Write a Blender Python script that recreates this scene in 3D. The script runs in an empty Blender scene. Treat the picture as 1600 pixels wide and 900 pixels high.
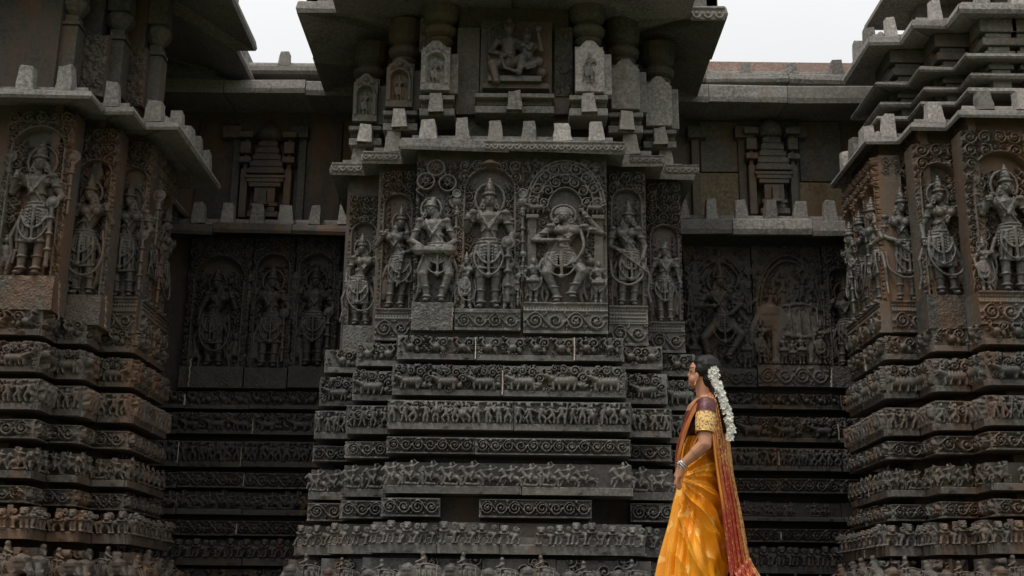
import bpy, math, random
import numpy as np
from mathutils import Vector, Matrix
rng = random.Random(7)
SC = bpy.context.scene
COL = SC.collection

# ------------------------------------------------------------------ camera
PITCH = math.radians(15.2); ROLL = 0.012; FPX = 1850.0; CZ = 1.35
cam_d = bpy.data.cameras.new('camera'); cam = bpy.data.objects.new('camera', cam_d); COL.objects.link(cam)
cam_d.sensor_width = 36.0; cam_d.lens = FPX / 1600 * 36.0; cam_d.clip_end = 3000; cam_d.clip_start = 0.05
CM = Matrix.Rotation(math.pi / 2 + PITCH, 3, 'X') @ Matrix.Rotation(ROLL, 3, 'Z')
cam.matrix_world = Matrix.Translation((0, 0, CZ)) @ CM.to_4x4()
SC.camera = cam

# ------------------------------------------------------------------ light: bright overcast sky
SUN_EL, SUN_AZ = math.radians(64), math.radians(-142)      # soft, high, from behind the camera's left shoulder
w = bpy.data.worlds.new('World'); SC.world = w; w.use_nodes = True
nt = w.node_tree; nt.nodes.clear()
sky = nt.nodes.new('ShaderNodeTexSky'); sky.sky_type = 'NISHITA'; sky.sun_disc = False
sky.sun_elevation = SUN_EL; sky.sun_rotation = SUN_AZ; sky.dust_density = 6.0; sky.air_density = 1.0
mixc = nt.nodes.new('ShaderNodeMix'); mixc.data_type = 'RGBA'
mixc.inputs[0].default_value = 0.9
# even cloud cover: the standard overcast sky, three times as bright overhead as at the horizon
tc = nt.nodes.new('ShaderNodeTexCoord'); sep = nt.nodes.new('ShaderNodeSeparateXYZ'); cl = nt.nodes.new('ShaderNodeMapRange')
cl.inputs[1].default_value = 0.0; cl.inputs[2].default_value = 1.0; cl.inputs[3].default_value = 4.2; cl.inputs[4].default_value = 15.0
cc = nt.nodes.new('ShaderNodeCombineColor')
nt.links.new(tc.outputs['Generated'], sep.inputs[0]); nt.links.new(sep.outputs[2], cl.inputs[0])
cn = nt.nodes.new('ShaderNodeTexNoise'); cn.inputs['Scale'].default_value = 2.2; cn.inputs['Detail'].default_value = 5; nt.links.new(tc.outputs['Generated'], cn.inputs[0])
cr_ = nt.nodes.new('ShaderNodeMapRange'); cr_.inputs[3].default_value = .90; cr_.inputs[4].default_value = 1.10; nt.links.new(cn.outputs[0], cr_.inputs[0])
cm_ = nt.nodes.new('ShaderNodeMath'); cm_.operation = 'MULTIPLY'; nt.links.new(cl.outputs[0], cm_.inputs[0]); nt.links.new(cr_.outputs[0], cm_.inputs[1])
for i_ in range(3): nt.links.new(cm_.outputs[0], cc.inputs[i_])
nt.links.new(cc.outputs[0], mixc.inputs[7])
bg = nt.nodes.new('ShaderNodeBackground'); bg.inputs[1].default_value = 0.108
wo = nt.nodes.new('ShaderNodeOutputWorld')
nt.links.new(sky.outputs[0], mixc.inputs[6]); nt.links.new(mixc.outputs[2], bg.inputs[0]); nt.links.new(bg.outputs[0], wo.inputs[0])
sd = bpy.data.lights.new('sun', 'SUN'); sd.energy = 1.5; sd.angle = math.radians(11); sd.color = (1.0, 0.96, 0.9)
sun = bpy.data.objects.new('sun', sd); COL.objects.link(sun)
SDIR = Vector((math.sin(SUN_AZ) * math.cos(SUN_EL), math.cos(SUN_AZ) * math.cos(SUN_EL), math.sin(SUN_EL)))
sun.rotation_euler = SDIR.to_track_quat('Z', 'Y').to_euler()
SC.view_settings.view_transform = 'Standard'; SC.view_settings.look = 'None'
SC.view_settings.exposure = 0.0; SC.view_settings.gamma = 1.0
SC.render.engine = 'CYCLES'

# ------------------------------------------------------------------ measuring: a photo point at depth Y -> place
def P(px, py, Y):
    d = CM @ Vector(((px - 800) / FPX, (450 - py) / FPX, -1.0))
    k = Y / d.y
    return Vector((d.x * k, Y, CZ + d.z * k))
def PX(px, py, Y): return P(px, py, Y).x
def PZ(px, py, Y): return P(px, py, Y).z
FLOOR = 1.22

# ------------------------------------------------------------------ materials
def mat(name, rough=0.8):
    m = bpy.data.materials.new(name); m.use_nodes = True
    b = m.node_tree.nodes['Principled BSDF']; b.inputs['Roughness'].default_value = rough
    return m, m.node_tree, b
def N(t, kind, **kw):
    n = t.nodes.new(kind)
    for k, v in kw.items(): setattr(n, k, v)
    return n
def ramp(t, src, p0, p1):
    r = N(t, 'ShaderNodeMapRange'); r.inputs[1].default_value = p0; r.inputs[2].default_value = p1
    t.links.new(src, r.inputs[0]); return r.outputs[0]
def mixcol(t, fac, a, b):
    m = N(t, 'ShaderNodeMix', data_type='RGBA')
    if isinstance(fac, float): m.inputs[0].default_value = fac
    else: t.links.new(fac, m.inputs[0])
    for i, c in ((6, a), (7, b)):
        if isinstance(c, tuple): m.inputs[i].default_value = (*c, 1)
        else: t.links.new(c, m.inputs[i])
    return m.outputs[2]
def noise(t, vec, scale, detail=4, rough=0.6, stretch=None):
    n = N(t, 'ShaderNodeTexNoise'); n.inputs['Scale'].default_value = scale; n.inputs['Detail'].default_value = detail
    n.inputs['Roughness'].default_value = rough
    if stretch:
        mp = N(t, 'ShaderNodeMapping'); mp.inputs['Scale'].default_value = stretch
        t.links.new(vec, mp.inputs[0]); vec = mp.outputs[0]
    t.links.new(vec, n.inputs['Vector']); return n.outputs[0]
def stone(name, dark, light, rust=0.3, lichen=0.3, speck=0.15, rough=0.62, bump=0.35, worn=True):
    m, t, b = mat(name, rough)
    g = N(t, 'ShaderNodeNewGeometry').outputs['Position']
    c = mixcol(t, ramp(t, noise(t, g, 2.6, 6, .65), .32, .68), dark, light)
    c = mixcol(t, ramp(t, noise(t, g, 38, 3, .7), .42, .75), c, tuple(min(1, v * 1.55) for v in light))
    oi = N(t, 'ShaderNodeObjectInfo').outputs['Random']; sc_ = N(t, 'ShaderNodeMapRange'); sc_.inputs[3].default_value = .68; sc_.inputs[4].default_value = 1.30; t.links.new(oi, sc_.inputs[0])
    vm = N(t, 'ShaderNodeVectorMath', operation='SCALE'); t.links.new(c, vm.inputs[0]); t.links.new(sc_.outputs[0], vm.inputs['Scale']); c = vm.outputs[0]
    br = N(t, 'ShaderNodeMath', operation='MULTIPLY'); t.links.new(ramp(t, noise(t, g, 1.3, 4, .6), .45, .72), br.inputs[0]); br.inputs[1].default_value = min(.9, .24 + .65 * rust)
    c = mixcol(t, br.outputs[0], c, (.085, .058, .037))                   # broad brown weathering
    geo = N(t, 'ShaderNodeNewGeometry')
    if worn:  # convex edges lightened as wear, and to paint highlight contrast into the colour
        wear_hilite = N(t, 'ShaderNodeMath', operation='MULTIPLY'); t.links.new(ramp(t, geo.outputs['Pointiness'], .53, .64), wear_hilite.inputs[0]); t.links.new(ramp(t, noise(t, g, 18, 3, .6), .25, .65), wear_hilite.inputs[1])
        w2 = N(t, 'ShaderNodeMath', operation='MULTIPLY'); t.links.new(wear_hilite.outputs[0], w2.inputs[0]); w2.inputs[1].default_value = .75
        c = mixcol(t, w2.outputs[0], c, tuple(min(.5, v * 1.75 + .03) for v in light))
    # rust and clay streaks running down the joints and hollows
    rm = ramp(t, noise(t, g, 3.6, 5, .62, (1, 1, .22)), .60 - .17 * rust, .71 - .12 * rust)
    rs = N(t, 'ShaderNodeMath', operation='MULTIPLY'); t.links.new(rm, rs.inputs[0]); rs.inputs[1].default_value = min(.85, .35 + .5 * rust)
    c = mixcol(t, rs.outputs[0], c, mixcol(t, noise(t, g, 9, 3), (.090, .038, .016), (.20, .108, .050)))
    lm = ramp(t, noise(t, g, 7.5, 5, .7), .66 - .1 * lichen, .80)
    ls = N(t, 'ShaderNodeMath', operation='MULTIPLY'); t.links.new(lm, ls.inputs[0]); ls.inputs[1].default_value = .7
    c = mixcol(t, ls.outputs[0], c, (.155, .17, .155))
    sp = ramp(t, noise(t, g, 150, 2, .5), .66, .72)
    ss = N(t, 'ShaderNodeMath', operation='MULTIPLY'); t.links.new(sp, ss.inputs[0]); ss.inputs[1].default_value = speck
    c = mixcol(t, ss.outputs[0], c, (.40, .38, .35))
    t.links.new(c, b.inputs['Base Color'])
    rr = N(t, 'ShaderNodeMapRange'); rr.inputs[3].default_value = rough - .14; rr.inputs[4].default_value = rough + .18
    t.links.new(noise(t, g, 14, 3), rr.inputs[0]); t.links.new(rr.outputs[0], b.inputs['Roughness'])
    bp = N(t, 'ShaderNodeBump'); bp.inputs['Strength'].default_value = bump; bp.inputs['Distance'].default_value = .012
    ad = N(t, 'ShaderNodeMath', operation='MULTIPLY_ADD'); ad.inputs[1].default_value = .55
    t.links.new(noise(t, g, 42, 5, .7), ad.inputs[0]); t.links.new(noise(t, g, 150, 3, .6), ad.inputs[2])
    t.links.new(ad.outputs[0], bp.inputs['Height']); t.links.new(bp.outputs[0], b.inputs['Normal'])
    return m
M = {}; ST = {}
ST['center'] = ('soapstone_grey', (.036, .035, .032), (.116, .110, .098), .16, .62, .16, .42)
ST['statue'] = ('soapstone_statue', (.037, .036, .034), (.116, .110, .098), .22, .35, .10, .34, .36)
ST['slab'] = ('soapstone_slab', (.046, .041, .036), (.094, .084, .074), .42, .25, .08)
ST['left'] = ('soapstone_brown', (.030, .026, .022), (.085, .071, .057), .75, .25, .08)
ST['leftstatue'] = ('soapstone_brown_statue', (.031, .027, .024), (.088, .075, .062), .7, .25, .08, .45, .42)
ST['right'] = ('soapstone_stained', (.034, .032, .028), (.095, .087, .075), .7, .55, .14)
ST['rightslab'] = ('soapstone_rust_slab', (.050, .042, .034), (.115, .093, .070), .95, .35, .12)
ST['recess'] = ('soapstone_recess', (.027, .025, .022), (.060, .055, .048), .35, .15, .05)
ST['wall'] = ('wall_stone', (.042, .041, .035), (.105, .098, .080), .6, .35, .12)
ST['ochreblock'] = ('ochre_wall_block', (.10, .072, .038), (.22, .165, .088), .5, .3, .12)
ST['granite'] = ('granite_pale', (.17, .16, .15), (.38, .345, .315), .10, .35, .5, .75, .5)
ST['lip'] = ('eave_stone', (.09, .086, .078), (.225, .21, .19), .15, .5, .35, .75, .5)
ST['mortar'] = ('mortar_pale', (.28, .24, .18), (.55, .50, .42), .35, .1, .3, .9, .5)
ST['paving'] = ('paving_stone', (.09, .085, .075), (.17, .16, .145), .15, .2, .3, .8, .4)
ST['ground'] = ('mown_grass', (.035, .05, .018), (.07, .085, .03), .1, .2, .2, .95, .5)
ST['tile'] = ('roof_terracotta', (.30, .19, .15), (.46, .33, .28), .2, .2, .2, .9, .4)

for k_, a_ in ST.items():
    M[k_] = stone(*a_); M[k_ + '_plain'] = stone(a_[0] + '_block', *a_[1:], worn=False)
def plain(m): return m + '_plain' if isinstance(m, str) and m + '_plain' in M else m

# ------------------------------------------------------------------ objects
def link(name, mesh, material=None, parent=None, loc=None, rz=None):
    o = bpy.data.objects.new(name, mesh); COL.objects.link(o)
    if material is not None and mesh is not None and len(mesh.materials) == 0:
        mesh.materials.append(M[material] if isinstance(material, str) else material)
    if parent is not None: o.parent = parent
    if loc is not None: o.location = loc
    if rz is not None: o.rotation_euler[2] = rz
    return o
def thing(name, label, cat, loc, group=None, rz=0.0):
    o = bpy.data.objects.new(name, None); COL.objects.link(o); o.location = loc; o.rotation_euler[2] = rz
    o.empty_display_size = .1; o['label'] = label; o['category'] = cat
    if group: o['group'] = group
    return o
def struct(o): o['kind'] = 'structure'; return o
def pyd(name, v, f, smooth=False):
    me = bpy.data.meshes.new(name); me.from_pydata([tuple(a) for a in v], [], f); me.update()
    if smooth: me.polygons.foreach_set('use_smooth', [True] * len(me.polygons))
    return me
class MB:
    def __init__(s): s.v = []; s.f = []
    def hexa(s, c):          # 8 corners: bottom 4 ccw, top 4 ccw
        b = len(s.v); s.v += [tuple(p) for p in c]
        s.f += [(b, b+3, b+2, b+1), (b+4, b+5, b+6, b+7), (b, b+1, b+5, b+4), (b+1, b+2, b+6, b+5), (b+2, b+3, b+7, b+6), (b+3, b, b+4, b+7)]
    def box(s, x0, x1, y0, y1, z0, z1, tx=0, ty=0):
        s.hexa([(x0, y0, z0), (x1, y0, z0), (x1, y1, z0), (x0, y1, z0), (x0+tx, y0+ty, z1), (x1-tx, y0+ty, z1), (x1-tx, y1-ty, z1), (x0+tx, y1-ty, z1)])
    def lathe(s, prof, n=16, cx=0, cy=0, square=False):
        b = len(s.v)
        for r, z in prof:
            for i in range(n):
                a = 2 * math.pi * (i + .5) / n
                k = r / max(abs(math.cos(a)), abs(math.sin(a))) if square else r
                s.v.append((cx + k * math.cos(a), cy + k * math.sin(a), z))
        for j in range(len(prof) - 1):
            for i in range(n):
                s.f.append((b+j*n+i, b+j*n+(i+1) % n, b+(j+1)*n+(i+1) % n, b+(j+1)*n+i))
        s.f.append(tuple(b + i for i in range(n))[::-1]); s.f.append(tuple(b+(len(prof)-1)*n+i for i in range(n)))
    def build(s, name, material, parent=None, bevel=0.0, jit=0.0, smooth=False, loc=None, rz=None, seed=0):
        v = s.v
        if jit:
            r = random.Random(seed + len(v)); v = [(a + r.uniform(-jit, jit), b + r.uniform(-jit, jit), c + r.uniform(-jit, jit)) for a, b, c in v]
        me = pyd(name, v, s.f, smooth); o = link(name, me, plain(material), parent, loc, rz)
        if bevel:
            m = o.modifiers.new('bevel', 'BEVEL'); m.width = bevel; m.segments = 2; m.limit_method = 'ANGLE'; m.angle_limit = .6
        return o

# ------------------------------------------------------------------ carved relief: a height field in metres
class Relief:
    def __init__(s, w, h, res=.0055, seed=0):
        s.w, s.h = w, h; s.nx = max(3, int(round(w / res)) + 1); s.ny = max(3, int(round(h / res)) + 1)
        s.X, s.Y = np.meshgrid(np.linspace(0, w, s.nx), np.linspace(0, h, s.ny)); s.H = np.zeros((s.ny, s.nx))
        s.r = random.Random(seed); s.b0 = 0.0
    def win(s, x0, x1, y0, y1):
        kx = (s.nx - 1) / s.w; ky = (s.ny - 1) / s.h
        i0 = max(0, int(x0 * kx)); i1 = min(s.nx, int(x1 * kx) + 2); j0 = max(0, int(y0 * ky)); j1 = min(s.ny, int(y1 * ky) + 2)
        return (slice(j0, j1), slice(i0, i1)) if i1 > i0 and j1 > j0 else None
    def cap(s, x0, y0, r0, x1, y1, r1, h, base=0.0):
        R = max(r0, r1); q = s.win(min(x0, x1) - R, max(x0, x1) + R, min(y0, y1) - R, max(y0, y1) + R)
        if q is None: return
        X, Y = s.X[q], s.Y[q]; dx, dy = x1 - x0, y1 - y0; L = dx * dx + dy * dy + 1e-12
        t = np.clip(((X - x0) * dx + (Y - y0) * dy) / L, 0, 1)
        d2 = (X - x0 - t * dx) ** 2 + (Y - y0 - t * dy) ** 2; r = r0 + t * (r1 - r0)
        k = 1 - d2 / (r * r); s.H[q] = np.maximum(s.H[q], np.where(k > 0, base + s.b0 + h * np.sqrt(np.maximum(k, 0)), -1))
    def ell(s, cx, cy, rx, ry, h, a=0.0, base=0.0):
        R = max(rx, ry); q = s.win(cx - R, cx + R, cy - R, cy + R)
        if q is None: return
        c, sn = math.cos(a), math.sin(a); X, Y = s.X[q] - cx, s.Y[q] - cy
        k = 1 - ((X * c + Y * sn) / rx) ** 2 - ((Y * c - X * sn) / ry) ** 2
        s.H[q] = np.maximum(s.H[q], np.where(k > 0, base + s.b0 + h * np.sqrt(np.maximum(k, 0)), -1))
    def line(s, pts, r, h, r1=None, base=0.0):
        n = len(pts) - 1; r1 = r if r1 is None else r1
        for i in range(n):
            a, b = r + (r1 - r) * i / n, r + (r1 - r) * (i + 1) / n
            s.cap(*pts[i], a, *pts[i + 1], b, h, base)
    def rect(s, x0, x1, y0, y1, h):
        m = (s.X >= x0) & (s.X <= x1) & (s.Y >= y0) & (s.Y <= y1); s.H[m] = h
    def spiral(s, cx, cy, R, a0, turns, sgn, wd, h, base=0.0, core=True):
        n = max(8, int(turns * 13)); pts = []
        for i in range(n + 1):
            t = i / n; a = a0 + sgn * turns * 2 * math.pi * t; r = R * (1 - .78 * t)
            pts.append((cx + r * math.cos(a), cy + r * math.sin(a)))
        s.line(pts, wd, h, wd * .75, base)
        if core: s.ell(cx, cy, R * .26, R * .26, h * 1.15, 0, base)
    def leaf(s, x, y, L, a, h, base=0.0):
        s.ell(x + math.cos(a) * L / 2, y + math.sin(a) * L / 2, L / 2, L * .22, h, a, base)
    def medallion(s, cx, cy, R, h, sgn, kind):
        wd = R * .15
        s.spiral(cx, cy, R, s.r.uniform(0, 6.3) if kind == 9 else (math.pi if sgn > 0 else 0), 1.55, sgn, wd, h, core=(kind % 2 == 0))
        if kind % 3 == 1:
            for k in range(6): a = k * 1.047 + .3; s.leaf(cx, cy, R * .55, a, h * .95)
        elif kind % 3 == 2:
            for k in range(4): a = k * 1.57 + sgn * .5; s.leaf(cx + R * .12 * math.cos(a), cy + R * .12 * math.sin(a), R * .5, a + .6 * sgn, h)
    def vine(s, x0, x1, y0, y1, h):
        b = y1 - y0; n = max(1, int(round((x1 - x0) / (b * 1.02)))); p = (x1 - x0) / n; cy = (y0 + y1) / 2
        for k in range(n):
            cx = x0 + (k + .5) * p; sg = 1 if k % 2 == 0 else -1; R = min(b, p) * .44
            s.medallion(cx, cy, R, h, sg, s.r.randrange(6))
            pts = [(cx + p * (t - .5), cy + sg * b * .46 * math.cos(math.pi * (t - .5)) ) for t in [i / 10 for i in range(11)]]
            s.line(pts, b * .055, h * .9)
            for dx, dy in ((-.46, -.36 * sg), (.46, -.36 * sg)):
                for q in range(3): s.leaf(cx + p * dx, cy + b * dy, b * .2, s.r.uniform(0, 6.3), h * .8)
    def foliage(s, x0, x1, y0, y1, size, h, mask=None):
        n = int((x1 - x0) * (y1 - y0) / (size * size) * 1.5)
        for k in range(n):
            x, y = s.r.uniform(x0, x1), s.r.uniform(y0, y1)
            if mask and not mask(x, y): continue
            if s.r.random() < .5: s.spiral(x, y, size * s.r.uniform(.35, .6), s.r.uniform(0, 6.3), 1.3, s.r.choice((-1, 1)), size * .085, h * s.r.uniform(.6, 1))
            else:
                a = s.r.uniform(0, 6.3)
                for q in range(3): s.leaf(x, y, size * .5, a + q * .5, h * s.r.uniform(.5, .9))
    def man(s, x, y, H, h):
        r = s.r; k = H; sw = r.uniform(-.06, .06) * k
        hip = (x + sw, y + .45 * k); ch = (x, y + .68 * k)
        s.cap(*hip, .125 * k, *ch, .14 * k, h); s.ell(x + r.uniform(-.03, .03) * k, y + .88 * k, .105 * k, .12 * k, h * 1.1)
        s.ell(x, y + .99 * k, .08 * k, .06 * k, h * .9)
        for sg in (-1, 1):
            kn = (x + sg * r.uniform(.06, .2) * k, y + .24 * k); ft = (x + sg * r.uniform(.05, .17) * k, y + .02 * k)
            s.cap(hip[0] + sg * .05 * k, hip[1], .105 * k, *kn, .085 * k, h * .9); s.cap(*kn, .08 * k, *ft, .06 * k, h * .85)
            el = (x + sg * r.uniform(.17, .25) * k, y + r.uniform(.5, .72) * k); hd = (x + sg * r.uniform(.08, .3) * k, y + r.uniform(.4, .95) * k)
            s.cap(ch[0] + sg * .1 * k, ch[1] + .05 * k, .07 * k, *el, .062 * k, h * .85); s.cap(*el, .06 * k, *hd, .05 * k, h * .9)
        s.ell(hip[0], hip[1] - .06 * k, .15 * k, .09 * k, h * .95)
    def swan(s, x, y, H, h, f):
        s.ell(x, y + .38 * H, .30 * H, .22 * H, h, f * .3)
        s.line([(x - f * .2 * H, y + .45 * H), (x - f * .34 * H, y + .62 * H), (x - f * .24 * H, y + .78 * H), (x - f * .30 * H, y + .88 * H)], .085 * H, h, .07 * H)
        s.ell(x - f * .34 * H, y + .88 * H, .11 * H, .08 * H, h * 1.1); s.cap(x - f * .42 * H, y + .86 * H, .04 * H, x - f * .52 * H, y + .78 * H, .025 * H, h)
        for q in (-.06, .1): s.cap(x + q * H, y + .22 * H, .045 * H, x + q * H, y + .02, .035 * H, h * .8)
        s.spiral(x + f * .42 * H, y + .62 * H, .27 * H, math.pi * (1 if f > 0 else 0), 1.4, -f, .055 * H, h * .9)
        for k in range(5): s.leaf(x + f * .25 * H, y + .25 * H, .3 * H, (0 if f > 0 else math.pi) + f * (-.5 + k * .32), h * .75)
    def beast(s, x, y, H, h, f):
        s.cap(x - f * .34 * H, y + .36 * H, .19 * H, x + f * .34 * H, y + .38 * H, .22 * H, h)
        a_ = s.r.uniform(-.08, .08)
        for q in (-.40 + a_, -.2 - a_, .22 + a_, .42 - a_):
            s.cap(x + q * H, y + .28 * H, .085 * H, x + q * H + f * s.r.uniform(-.08, .04) * H, y + .03 * H, .06 * H, h * .9)
        s.cap(x - f * .42 * H, y + .45 * H, .16 * H, x - f * .64 * H, y + .56 * H, .12 * H, h * 1.1)
        s.line([(x - f * .66 * H, y + .56 * H), (x - f * .8 * H, y + .6 * H), (x - f * .84 * H, y + .76 * H), (x - f * .72 * H, y + .84 * H)], .06 * H, h, .04 * H)
        s.ell(x - f * .58 * H, y + .68 * H, .07 * H, .07 * H, h * 1.25); s.leaf(x - f * .44 * H, y + .58 * H, .2 * H, math.pi / 2 + f * .5, h * 1.2); s.cap(x - f * .6 * H, y + .5 * H, .03 * H, x - f * .76 * H, y + .44 * H, .02 * H, h)
        for q in range(5):
            u_ = -.26 + q * .13; s.line([(x + f * u_ * H, y + (.56 + .02 * abs(q - 2)) * H), (x + f * (u_ + .05) * H, y + .4 * H), (x + f * (u_ + .02) * H, y + .24 * H)], .018 * H, h * .13, None, h * .88)
        s.spiral(x + f * .42 * H, y + .76 * H, .2 * H, 0, 1.4, f, .05 * H, h * .9); s.spiral(x, y + .8 * H, .17 * H, 2, 1.4, -f, .045 * H, h * .9)
        s.spiral(x - f * .34 * H, y + .86 * H, .13 * H, 1, 1.3, f, .04 * H, h * .8)
        s.spiral(x + f * .74 * H, y + .5 * H, .2 * H, 3, 1.4, -f, .05 * H, h * .8)
        for k in range(6): s.leaf(x + f * .72 * H, y + .12 * H, .3 * H, s.r.uniform(0, 3.1), h * .7)
    def wear(s, amp=.0022):
        r = np.random.default_rng(s.r.randrange(10 ** 6))
        for c, a in ((5, 1.0), (11, .8), (26, .6)):
            gx, gy = max(2, int(s.w * c) + 2), max(2, int(s.h * c) + 2); g = r.random((gy, gx)) - .5
            xi = np.linspace(0, gx - 1.001, s.nx); yi = np.linspace(0, gy - 1.001, s.ny); i = xi.astype(int); j = yi.astype(int); u = xi - i; v = (yi - j)[:, None]
            u = u * u * (3 - 2 * u); v = v * v * (3 - 2 * v)
            s.H += amp * 2 * a * ((g[j][:, i] * (1 - u) + g[j][:, i + 1] * u) * (1 - v) + (g[j + 1][:, i] * (1 - u) + g[j + 1][:, i + 1] * u) * v)
        for k in range(int(s.w * 5) + 1):        # chipped edges
            x = s.r.uniform(0, s.w); y = s.r.choice((0, s.h)); q = s.r.uniform(.008, .026)
            d = ((s.X - x) / 1.6) ** 2 + (s.Y - y) ** 2; s.H = np.where(d < q * q, np.minimum(s.H, s.H - .5 * (q - np.sqrt(d))), s.H)
    def mesh(s, name, back=.2, smooth=True):
        nx, ny = s.nx, s.ny; F = np.stack([s.X, -s.H, s.Y], -1).reshape(-1, 3); idx = np.arange(nx * ny).reshape(ny, nx)
        q = np.stack([idx[:-1, :-1], idx[:-1, 1:], idx[1:, 1:], idx[1:, :-1]], -1).reshape(-1, 4)
        loop = np.concatenate([idx[0, :], idx[1:, -1], idx[-1, -2::-1], idx[-2:0:-1, 0]]); B = F[loop].copy(); n = len(loop); e0 = len(F)
        E = F[loop].copy(); B[:, 1] = back; ee = np.arange(n); e1 = (ee + 1) % n
        sk = np.stack([e0 + e1, e0 + ee, e0 + n + ee, e0 + n + e1], -1)
        V = np.concatenate([F, E, B]); Q = np.concatenate([q, sk])
        me = bpy.data.meshes.new(name); me.vertices.add(len(V)); me.vertices.foreach_set('co', V.ravel())
        me.loops.add(len(Q) * 4); me.loops.foreach_set('vertex_index', Q.ravel().astype(np.int32))
        me.polygons.add(len(Q)); me.polygons.foreach_set('loop_start', np.arange(0, len(Q) * 4, 4, dtype=np.int32))
        sm = np.zeros(len(Q), bool); sm[:len(q)] = smooth
        me.update(calc_edges=True); me.polygons.foreach_set('use_smooth', sm); me.validate(); return me

# ------------------------------------------------------------------ carved figures in the round
class Fig:
    def __init__(s): s.v = []; s.f = []; s.k = 1.0
    def cap(s, a, ra, b, rb, n=10):
        ra, rb = ra * s.k, rb * s.k
        a, b = Vector(a), Vector(b); d = b - a; L = d.length
        if L < 1e-6: d = Vector((0, 0, 1)); L = 1e-6
        d.normalize(); u = d.orthogonal().normalized(); w_ = d.cross(u); base = len(s.v); rows = []
        for t in (-90, -55, -20): rows.append((a + d * ra * math.sin(math.radians(t)), ra * math.cos(math.radians(t))))
        for t in (20, 55, 90): rows.append((b + d * rb * math.sin(math.radians(t)), rb * math.cos(math.radians(t))))
        for c, r in rows:
            r = max(r, 1e-4)
            for i in range(n): an = 2 * math.pi * i / n; s.v.append(tuple(c + u * r * math.cos(an) + w_ * r * math.sin(an)))
        for j in range(len(rows) - 1):
            for i in range(n): s.f.append((base+j*n+i, base+j*n+(i+1) % n, base+(j+1)*n+(i+1) % n, base+(j+1)*n+i))
        s.f.append(tuple(base + i for i in range(n))[::-1]); s.f.append(tuple(base+(len(rows)-1)*n+i for i in range(n)))
    def path(s, pts, r, r1=None):
        r1 = r if r1 is None else r1; n = len(pts) - 1
        for i in range(n): s.cap(pts[i], r + (r1 - r) * i / n, pts[i + 1], r + (r1 - r) * (i + 1) / n, 7)
    def ell(s, c, rad, rot=None, n=12):
        base = len(s.v); R = rot.to_matrix() if rot else Matrix.Identity(3); c = Vector(c)
        for j in range(8):
            t = -math.pi / 2 + math.pi * (j + .001) / 7.002
            for i in range(n):
                a = 2 * math.pi * i / n; s.v.append(tuple(c + R @ Vector((rad[0] * math.cos(t) * math.cos(a), rad[1] * math.cos(t) * math.sin(a), rad[2] * math.sin(t)))))
        for j in range(7):
            for i in range(n): s.f.append((base+j*n+i, base+j*n+(i+1) % n, base+(j+1)*n+(i+1) % n, base+(j+1)*n+i))
        s.f.append(tuple(base + i for i in range(n))[::-1]); s.f.append(tuple(base + 7 * n + i for i in range(n)))
    def ring(s, c, R, r, plane='xz', ry=None, a0=0, a1=6.2832, n=14):
        ry = R if ry is None else ry; pts = []
        for i in range(n + 1):
            a = a0 + (a1 - a0) * i / n; p = (R * math.cos(a), ry * math.sin(a))
            pts.append((c[0] + p[0], c[1], c[2] + p[1]) if plane == 'xz' else (c[0] + p[0], c[1] + p[1], c[2]))
        s.path(pts, r)
    def spiral(s, c, R, r, sg=1, turns=1.6, a0=0):
        n = 20; s.path([(c[0] + R * (1 - .75 * i / n) * math.cos(a0 + sg * turns * 6.283 * i / n), c[1], c[2] + R * (1 - .75 * i / n) * math.sin(a0 + sg * turns * 6.283 * i / n)) for i in range(n + 1)], r)
    def box(s, x0, x1, y0, y1, z0, z1):
        b = len(s.v); s.v += [(x0, y0, z0), (x1, y0, z0), (x1, y1, z0), (x0, y1, z0), (x0, y0, z1), (x1, y0, z1), (x1, y1, z1), (x0, y1, z1)]
        s.f += [(b, b+3, b+2, b+1), (b+4, b+5, b+6, b+7), (b, b+1, b+5, b+4), (b+1, b+2, b+6, b+5), (b+2, b+3, b+7, b+6), (b+3, b, b+4, b+7)]
    def mesh(s, name, voxel, sy=1.0, scale=1.0, smooth_it=1):
        v = [(x * scale, y * scale * sy, z * scale) for x, y, z in s.v]
        me = pyd('tmp', v, s.f); o = bpy.data.objects.new('tmp', me); COL.objects.link(o)
        m = o.modifiers.new('r', 'REMESH'); m.mode = 'VOXEL'; m.voxel_size = voxel
        if smooth_it: k = o.modifiers.new('s', 'SMOOTH'); k.factor = .5; k.iterations = smooth_it
        dg = bpy.context.evaluated_depsgraph_get(); out = bpy.data.meshes.new_from_object(o.evaluated_get(dg))
        out.name = name; out.polygons.foreach_set('use_smooth', [True] * len(out.polygons))
        bpy.data.objects.remove(o); bpy.data.meshes.remove(me); return out

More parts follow.
